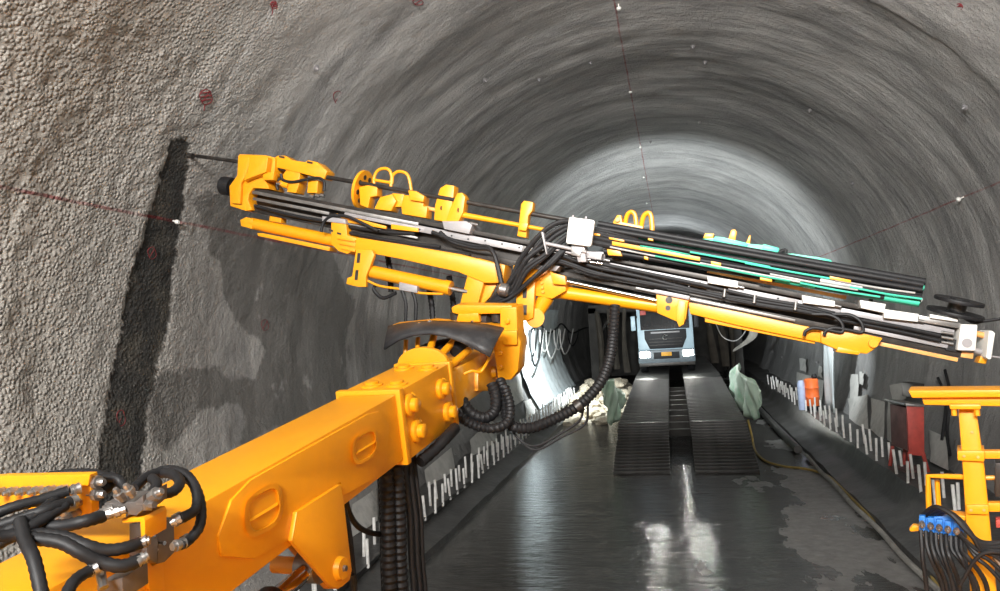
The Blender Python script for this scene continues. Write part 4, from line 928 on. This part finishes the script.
# dark portal added behind the truck to block light, with things hanging from it
M['rag'] = mat('brown_rag', (0.07, 0.06, 0.047), 0.8, 0, 0.4, 1.5)
tr = thing('shade_portal', (0, 42, 0), 'added dark steel portal blocking light in the gloom behind the truck', 'light_blocker')
for x in (-3.9, 3.7):
    part('portal_leg', MB().wbox(x-.22, x+.22, 40, 40.5, 0, 4.6), M['dull_dark'], tr); part('portal_leg', MB().wbox(x-.22, x+.22, 46, 46.5, 0, 4.6), M['dull_dark'], tr)
    part('portal_rail', MB().wbox(x-.3, x+.3, 39, 48, 0.0, .35), M['dull_dark'], tr)
    part('side_panel', MB().wbox(x-.06, x+.06, 40.6, 45.9, .5, 4.3), M['dull_dark'], tr)
part('portal_beam', MB().wbox(-4.1, 3.9, 40, 40.5, 4.3, 4.75), M['dull_dark'], tr); part('portal_beam', MB().wbox(-4.1, 3.9, 46, 46.5, 4.3, 4.75), M['dull_dark'], tr)
part('back_curtain', MB().wbox(-4.4, 4.2, 47, 47.06, 0.3, 4.9), M['dull_dark'], tr)
for x in (-2.7, 2.7): part('brace', MB().tube([Vector((x, 40.2, 4.4)), Vector((x*1.35, 40.2, 3.0))], .08, 8), M['dull_dark'], tr)
for i, (x, y, z0, z1, r) in enumerate(((-3.6,37,.7,4.4,.12),(-3.05,38,1.6,4.5,.10),(-2.6,38.5,1.2,4.5,.09),(-2.1,38.6,1.0,4.5,.10),(2.4,38,1.3,4.4,.11),(2.9,38.6,1.1,4.4,.13),(3.3,38,.6,4.4,.08))):
    mb = MB(); nseg = 9; rings = []
    for j in range(nseg):
        t = j/(nseg-1); rr = r*(1+.5*t+.25*math.sin(5*t+i))
        y = 39.72; rings.append([Vector((x+.12*math.sin(3*t+i)+rr*math.cos(a)*(1+.25*math.sin(3*a+i)), y+.7*rr*math.sin(a), z1+(z0-z1)*t)) for a in np.linspace(0, 2*math.pi, 10, endpoint=False)])
    mb.rings(rings)
    lab = ['thick brown hanging bundle at far left of the truck, nearest the white sheet', 'second hanging brown bundle left of the truck', 'third hanging brown bundle left of the truck', 'hanging brown bundle close beside the left of the truck',
           'hanging brown bundle close beside the right of the truck', 'second hanging brown bundle right of the truck', 'slim hanging brown bundle farthest right of the truck'][i]
    single('hanging_bundle', mb, M['rag'], lab, 'bundle', 'bundles hanging around the truck')
    pass
part('rag_rope', MB().cyl(on_y(752,329,36.5), Vector((on_y(752,329,36.5).x, 40.0, 4.5)), .03, n=6), M['dull_dark'], tr)
mb = MB(); rings = []
for j in range(8):
    t = j/7; rings.append([on_y(752-14*t*t+3*math.sin(4*t), 327+22*t, 36.5)+Vector((.22*math.cos(a)*(.6+.5*math.sin(3*t)), .1*math.sin(a), .12*math.sin(a+t))) for a in np.linspace(0, 2*math.pi, 8, endpoint=False)])
single('hanging_rag', mb.rings(rings), mat('pale_rag', (0.5, 0.48, 0.42), .8, 0, .3, 3), 'pale torn rag hanging right of the truck below the feed', 'rag')
single('hanging_cable', MB().tube([on_y(x, y, 37) for x, y in ((715,322),(722,336),(733,341),(742,336),(750,322))], .022, 6), M['pin'], 'thin pale cable sagging in the dark right of the truck', 'cable')
# ================================================================== right side: cabinet, drum, hose, pipes, wall patches
pr = on_z(917, 474, .60); K0 = pr
cab_ = thing('switch_cabinet', K0, 'red steel cabinet on legs standing among the bars on the right kerb', 'cabinet')
Yc = K0.y
def cpx(x, y, dy=0): return on_y(x, y, Yc+dy)
part('front_panel', MB().prism([cpx(907,406), cpx(924,407), cpx(924.5,456), cpx(909,455)], (0, .08, 0)), M['red'], cab_, bevel=.008)
M['dark_red'] = mat('dark_red_grey', (0.13, 0.07, 0.065), 0.6, 0, 0.3, 5)  # body and shelf, darker than the front panel
part('body', MB().prism([cpx(907.5,408,.08), cpx(923,409,.08), cpx(923,452,.08), cpx(909,451,.08)], (-.12, .70, 0)), M['dark_red'], cab_, bevel=.01)
part('roof_plate', MB().prism([cpx(906,403.5,-.05), cpx(925,405,-.05), cpx(925,407,-.05), cpx(906,406,-.05)], (-.14, .9, 0)), M['steel'], cab_, bevel=.006)
for x, x2, dy in ((909.5,909.5,.03),(923,927,.03),(909,905,.68),(922,920,.68)):
    a = cpx(x, 452, 0)+Vector((-.1*(dy > .1), dy, 0)); b_ = Vector((a.x+(x2-x)*.018, a.y, .62)); part('leg', MB().cyl(a, b_, .035, n=8), M['red'], cab_)
part('shelf', MB().prism([cpx(905,470), cpx(927,470), cpx(927,473), cpx(905,473)], (-.05, .5, 0)), M['dark_red'], cab_)
dp_ = Vector((4.55, 24.6, .64)); drum = thing('orange_drum', dp_, 'small orange drum with a pale blue side in front of the bright strip', 'drum')
M['orange'] = mat('orange_drum', (0.85, 0.16, 0.03), .5, emit=None); M['paleblue'] = mat('pale_blue_side', (0.38, 0.45, 0.62), .5)
part('drum_body', MB().lathe(dp_+Vector((0,0,.12)), dp_+Vector((0,0,.98)), [(0,.19),(.04,.21),(.3,.205),(.33,.22),(.36,.205),(.64,.205),(.67,.22),(.7,.205),(.96,.21),(1,.18)], 24), M['orange'], drum)
part('drum_base', MB().lathe(dp_, dp_+Vector((0,0,.13)), [(0,.24),(.8,.24),(1,.2)], 20), M['rubber'], drum); part('side_tank', MB().lathe(dp_+Vector((-.30,.05,.0)), dp_+Vector((-.30,.05,.93)), [(0,.12),(.9,.12),(1,.07)], 16), M['paleblue'], drum)
part('drum_lid', MB().lathe(dp_+Vector((.1,.0,.97)), dp_+Vector((.1,0,1.12)), [(0,.06),(.5,.09),(1,.05)], 12), M['rubber'], drum)
M['slab'] = mat('pale_slab', (0.50, 0.49, 0.46), .75, 0, .25, 2, dirt=(.2,.2,.19), dirt_amt=.7, dscale=2, bump=.5, bscale=9)
WR = bpy.data.objects['wall_right']; WL = bpy.data.objects['wall_left']; CE = bpy.data.objects['ceiling']
def wall_patch(poly, par, off=.10, m=None, name='lining_patch'):
    pts = []
    for i in range(len(poly)):
        (x0, y0), (x1, y1) = poly[i], poly[(i+1) % len(poly)]
        for k in range(3): pts.append((x0+(x1-x0)*k/3+random.uniform(-.8,.8), y0+(y1-y0)*k/3+random.uniform(-.8,.8)))
    a = [on_lining(x, y, TR-off) for x, y in pts]; b_ = [on_lining(x, y, TR+.05) for x, y in pts]; n = len(a)
    return part(name, MB().add(a+b_, [tuple(range(n))]+[(i, (i+1) % n, (i+1) % n+n, i+n) for i in range(n)]), m or M['slab'], par)
for poly in ([(797,372),(812,376),(811,405),(796,399)],[(813,378),(823,381),(822,412),(812,406)],[(850,374),(858,375),(858,398),(850,398)],[(848,399),(868,394),(868,432),(850,424)],[(871,398),(884,402),(884,444),(871,436)],
             [(888,402),(904,408),(903,458),(888,450)],[(890,385),(904,383),(906,399),(892,401)],[(800,358),(806,360),(806,372),(800,370)],[(818,366),(822,367),(822,378),(818,376)],[(860,372),(864,373),(863,385),(859,384)],[(930,430),(948,438),(948,470),(930,462)]):
    wall_patch(poly, WR)
for poly in ([(498,372),(520,362),(524,400),(500,414)],[(470,440),(492,418),(498,440),(472,462)],[(424,470),(452,448),(456,478),(430,500)],[(525,402),(545,392),(545,412),(527,424)],[(352,505),(376,488),(378,520),(352,538)]):
    wall_patch(poly, WL, .12)
single('air_hose', MB().tube([on_z(x, y, z) for x, y, z in ((748,420,.72),(752,436,.30),(755,450,.03),(764,460,.03),(782,466,.03),(806,469,.03),(826,475,.03),(842,488,.03),(860,506,.03),(884,528,.03),(908,547,.03),(922,560,.03),(934,580,.03),(948,612,.03))], .030, 8),
       mat('yellow_hose', (0.36, 0.25, 0.06), .5, 0, .25, 6), 'dull yellow air hose trailing from the bridge along the right kerb', 'hose')
single('drain_pipe', MB().tube([Vector((3.42, y, .10+.01*math.sin(y))) for y in (20.6, 24, 28, 33, 38.5)], .11, 12, 3), M['kerb'], 'grey pipe lying along the foot of the right kerb, open end towards camera', 'pipe')
single('cable_pipe', MB().tube([Vector((3.50+.02*math.sin(y*2), y, .07)) for y in np.arange(8, 20.5, 1.0)], .045, 8, 3), mat('pale_pipe', (.26,.25,.23), .6, 0, .3, 4), 'thin pale cable pipe along the foot of the near right kerb', 'pipe')
single('junction_box', MB().box(WF, 0,0,0,0,0,0) if False else MB().prism([on_lining(901,382,TR-.45), on_lining(914,384,TR-.45), on_lining(913,397,TR-.45), on_lining(902,396,TR-.45)], (.2,.0,0)), M['dark_steel'], 'small dark box on the right wall above the red cabinet', 'box', bevel=.01)
for i, pts in enumerate((((945,370),(950,395),(947,430),(950,455)),((938,378),(946,400),(942,440)))):
    single('wall_cable', MB().tube([on_lining(x, y, TR-.12) for x, y in pts], .03, 6), M['hose'], ['black cable hanging on the right wall behind the guard frame', 'second black cable hanging on the right wall near the red cabinet'][i], 'cable')
# ------------------------------------------------------------------ survey targets, rock bolts, paint marks
def normal_at(p): return Vector((-p.x, 0, TZ-p.z)).normalized()
M['refl'] = mat('white_target', (0.85, 0.83, 0.78), .4)
for i, (x, y, lab) in enumerate(((619,10,'small white survey target at the top of the crown line'),(630.5,93,'small white survey target second along the crown line'),(640.5,148,'small white survey target third along the crown line'),(644,178,'tiny white survey target fourth along the crown line'),
                                (647,204,'tiny white survey target farthest along the crown line'),(179,222.5,'small white survey target on the left red line beside the dark slot'),(957,200,'small white survey target on the right red line, nearer one'),(873.5,238,'small white survey target on the right red line, farther one'))):
    p = on_lining(x, y, TR-.05); nn = normal_at(p); r = .045 if i not in (5,) else .030
    single('survey_target', MB().lathe(p-nn*.12, p+nn*.0, [(0,.012),(.6,.012),(.62,r*.9),(.8,r),(1,r*.7)], 14), M['refl'], lab, 'target', 'survey targets on the lining', base=p)
rb_me = mesh_of('rock_bolt', MB().lathe((0,0,-.06), (0,0,.09), [(0,.02),(.42,.02),(.43,.085),(.52,.085),(.56,.035),(.85,.03),(1,.02)], 10), M['alu'])
for x, y, par in ((539,79,CE),(705,62,CE),(693,46,CE),(853,183,WR),(965,107,CE),(590,62,CE),(485,80,CE),(700,122,CE),(810,110,CE),(773,352,WR),(782,357,WR),(817,362,WR),(650,142,CE),(316,68,WL)):
    p = on_lining(x, y, TR-.04); place('rock_bolt', rb_me, par, axis_mat(p, normal_at(p)+Vector((random.uniform(-.3,.3), -.2, 0)), .6))
M['mark'] = mat('red_spray', (0.20, 0.025, 0.03), .7, 0, .2, 20)
def ring_mark(cx, cy, rx, ry, par, fill=False, r=.006):
    pts = [on_lining(cx+rx*math.cos(t)+.5*math.sin(3*t), cy+ry*math.sin(t), TR-.012) for t in np.linspace(0, 2*math.pi, 18)]
    mb = MB().tube(pts, r, 6, 3).tube([on_lining(cx-rx*.7, cy+ry*.8, TR-.012), on_lining(cx+rx*.7, cy-ry*.8, TR-.012)], r, 6, 1)
    if fill:
        for k in (-.5, 0, .5): mb.tube([on_lining(cx-rx*.8, cy+ry*k, TR-.012), on_lining(cx+rx*.8, cy+ry*(k-.2), TR-.012)], r*1.3, 6, 1)
        mb.tube([on_lining(cx-1, cy+ry, TR-.012), on_lining(cx-2, cy+ry+6, TR-.012)], r, 6, 1)
    part('paint_mark', mb, M['mark'], par)
ring_mark(206, 97, 6, 7.5, WL, True); ring_mark(338, 97.5, 4.5, 6.5, WL); ring_mark(274, 5, 3, 4, CE, True); ring_mark(418, 2, 5, 3, CE); ring_mark(959, 9, 5, 6, CE, True, .02); ring_mark(152, 253, 4, 6, WL, False, .004); ring_mark(265, 325, 3.5, 5.5, WL, False, .004); ring_mark(121, 418, 4, 8, WL, False, .005)
# ================================================================== guard frame at the lower right
G = Frame(P(960, 480, 3.2), _ec.copy(), Vector((0,0,1)), Vector((0,0,0))); _gn = (CAM-P(975, 480, 3.2)); _gn.z = 0; _gn.normalize(); G.ea = Vector((0,0,1)).cross(_gn)*1.0; G.ec = _gn
gp = G.px(985, 560, 0); gf = thing('guard_frame', Vector((gp.x, gp.y, 1.62)), 'bright yellow steel guard frame with post and rails at the lower right', 'frame')
def gt(name, poly, c1, c0, parent=None, m='yellow', bevel=.006): return part(name, MB().trace(G, poly, c1, c0), M[m], parent or gf, bevel=bevel)
gt('top_beam', [(908,390.5),(1190,389),(1190,395.5),(912,398)], .05, -.14); gt('top_beam', [(921,397),(1190,395.5),(1190,410),(924,405)], .02, -.11)
cpl = gt('cap_plate', [(949,404.5),(981,404.5),(981,409.5),(950,409.5)], .07, -.12)
for x in (954, 977): p = G.px(x, 411, .05); part('bolt', MB().cyl(p-Vector((0,0,.02)), p+Vector((0,0,.015)), .011, n=6), M['yellow'], cpl)
post = gt('post', [(958,409),(976.5,409),(985,470),(997,592),(1003,660),(977,660),(970,592),(962.5,470)], .02, -.10, bevel=.012)
gt('post', [(1150,409),(1168,409),(1172,470),(1178,592),(1182,660),(1158,660),(1154,592),(1152,470)], .02, -.10, bevel=.012); lo = G.px(1170, 655, -.04); part('post_foot', MB().wbox(lo.x-.1, lo.x+.1, lo.y-.1, lo.y+.1, 1.62, lo.z+.05), M['yellow'], gf)
lo = G.px(990, 655, -.04); part('post_foot', MB().wbox(lo.x-.1, lo.x+.1, lo.y-.1, lo.y+.1, 1.62, lo.z+.05), M['yellow'], gf)
gt('collar', [(957,451),(985,451),(984.5,462),(957.5,460.5)], .04, -.12); gt('rail', [(982,451),(1190,450.5),(1190,458.5),(982,459)], .0, -.05); gt('collar', [(966,505),(989,505),(989,515),(967,514)], .04, -.12); gt('rail', [(985,503),(1190,504),(1190,513),(985,512)], .0, -.05)
for (x, y) in ((964,456),(978,457),(971,510),(984,510),(972,432)): p = G.px(x, y, .04 if y != 432 else .02); part('bolt', MB().cyl(p-_gn*.01, p+_gn*.006, .006, n=8), M['orange_rail'], post)
part('hand_rail', MB().tube([G.px(929,513,-.02), G.px(928.5,495,-.02), G.px(928,476,-.02), G.px(945,476.3,-.02), G.px(966,477,-.02)], .012, 8, 1), M['yellow'], gf)
part('hand_rail', MB().tube([G.px(939,512,-.08), G.px(937,480,-.08)], .011, 8), M['yellow'], gf); part('hand_rail', MB().tube([G.px(982,478,-.06), G.px(1030,477,-.06)], .010, 8), M['yellow'], gf)
gt('bracket', [(925,511),(966,516),(966,521),(925,517)], .0, -.08); gt('hook', [(909,529),(913,525),(920,526),(921,531),(910,532)], -.02, -.06)
gt('bracket', [(905,552),(910,552),(911,600),(906,600)], -.12, -.15) if False else None
# blue valve bank with its hoses
vb = thing('valve_bank', G.px(940, 540, .0), 'blue hydraulic valve bank with black hoses beside the yellow post', 'valve')
part('valve_body', MB().trace(G, [(919,521),(930,517),(950,516),(964,530),(963,537),(925,536)], .03, -.05), M['blue'], vb, bevel=.004)
for k in range(5):
    x = 919+8.6*k; y = 519+1.7*k
    part('valve_section', MB().trace(G, [(x,y-3),(x+6.5,y-2.5),(x+6.5,y+13),(x,y+12)], .055, .02), M['blue'], vb, bevel=.004)
    p = G.px(x+3, y+3, .055); fitting(p, p+_gn*.03-Vector((0,0,.015)), .010, vb); p = G.px(x+3, y+12, .05); fitting(p, p-Vector((0,0,.035)), .011, vb)
for k in range(9):
    x = 921+5.0*k; y = 530+.9*k; e = 930+7*k+random.uniform(-6,6)
    part('hose', MB().tube([G.px(x, y, .05), G.px(x+1, y+14, .07+.01*(k%3)), G.px(x+(e-x)*.35, 560, .08+.015*(k%3)), G.px(e, 585, .07), G.px(e+3, 625, .05), G.px(e+3, 680, .0)], .010, 8, rib=.05, pitch=.02), M['hose'], vb)
for k in range(4):
    part('hose', MB().tube([G.px(922+5*k,516,.0), G.px(935+4*k,507+1.5*k,.06), G.px(952+3*k,515+2*k,.10), G.px(968+2*k,532+2*k,.11), G.px(985,543+3*k,.10), G.px(1020,540+6*k,.08)], .011, 8), M['hose'], vb)
for k in range(3):
    part('hose', MB().tube([G.px(956+2*k,532,.05), G.px(975,548+4*k,.10), G.px(990,553+8*k,.10), G.px(1020,575+14*k,.08)], .009, 8), M['hose'], vb)
part('hose', MB().tube([G.px(960,585,.1), G.px(975,560,.12), G.px(990,552,.12), G.px(1020,556,.1)], .008, 8), M['hose'], vb)
part('fitting', MB().cyl(G.px(996,556,.08), G.px(1004,566,.08), .02, n=8), M['steel'], vb); part('solenoid', MB().trace(G, [(996,520),(1006,520),(1006,528),(996,528)], .03, -.03), M['red'], vb, bevel=.004); gt('side_box', [(995,463),(1012,463),(1012,497),(995,497)], -.02, -.12, m='dark_steel')
# ------------------------------------------------------------------ rig carrier under the camera: what boom and guard frame stand on
rc = thing('rig_carrier', (0.1, -1.5, 0), 'yellow wheeled rig carrier below the camera that bears boom and guard frame', 'vehicle')
part('deck', MB().wbox(-1.8, 2.75, -7.0, 4.4, 1.42, 1.62), M['yellow'], rc, bevel=.02); part('frame', MB().wbox(-1.0, 1.2, -7.0, 3.2, .7, 1.44), M['yellow'], rc, bevel=.03)
bb = B.pt(-3.0, -BH, -BW/2); part('boom_pedestal', MB().prism([Vector((bb.x-.25, bb.y-.45, 1.62)), Vector((bb.x-.25, bb.y+.45, 1.62)), Vector((bb.x-.25, bb.y+.2, bb.z+.02)), Vector((bb.x-.25, bb.y-.2, bb.z+.02))], (.5, 0, 0)), M['yellow'], rc, bevel=.02)
for x in (-1.45, 1.65):
    for y in (-5.2, 2.0): part('wheel', MB().lathe((x-.2, y, .62), (x+.2, y, .62), [(0,.3),(.05,.55),(.2,.63),(.8,.63),(.95,.55),(1,.3)], 28), M['rubber'], rc)
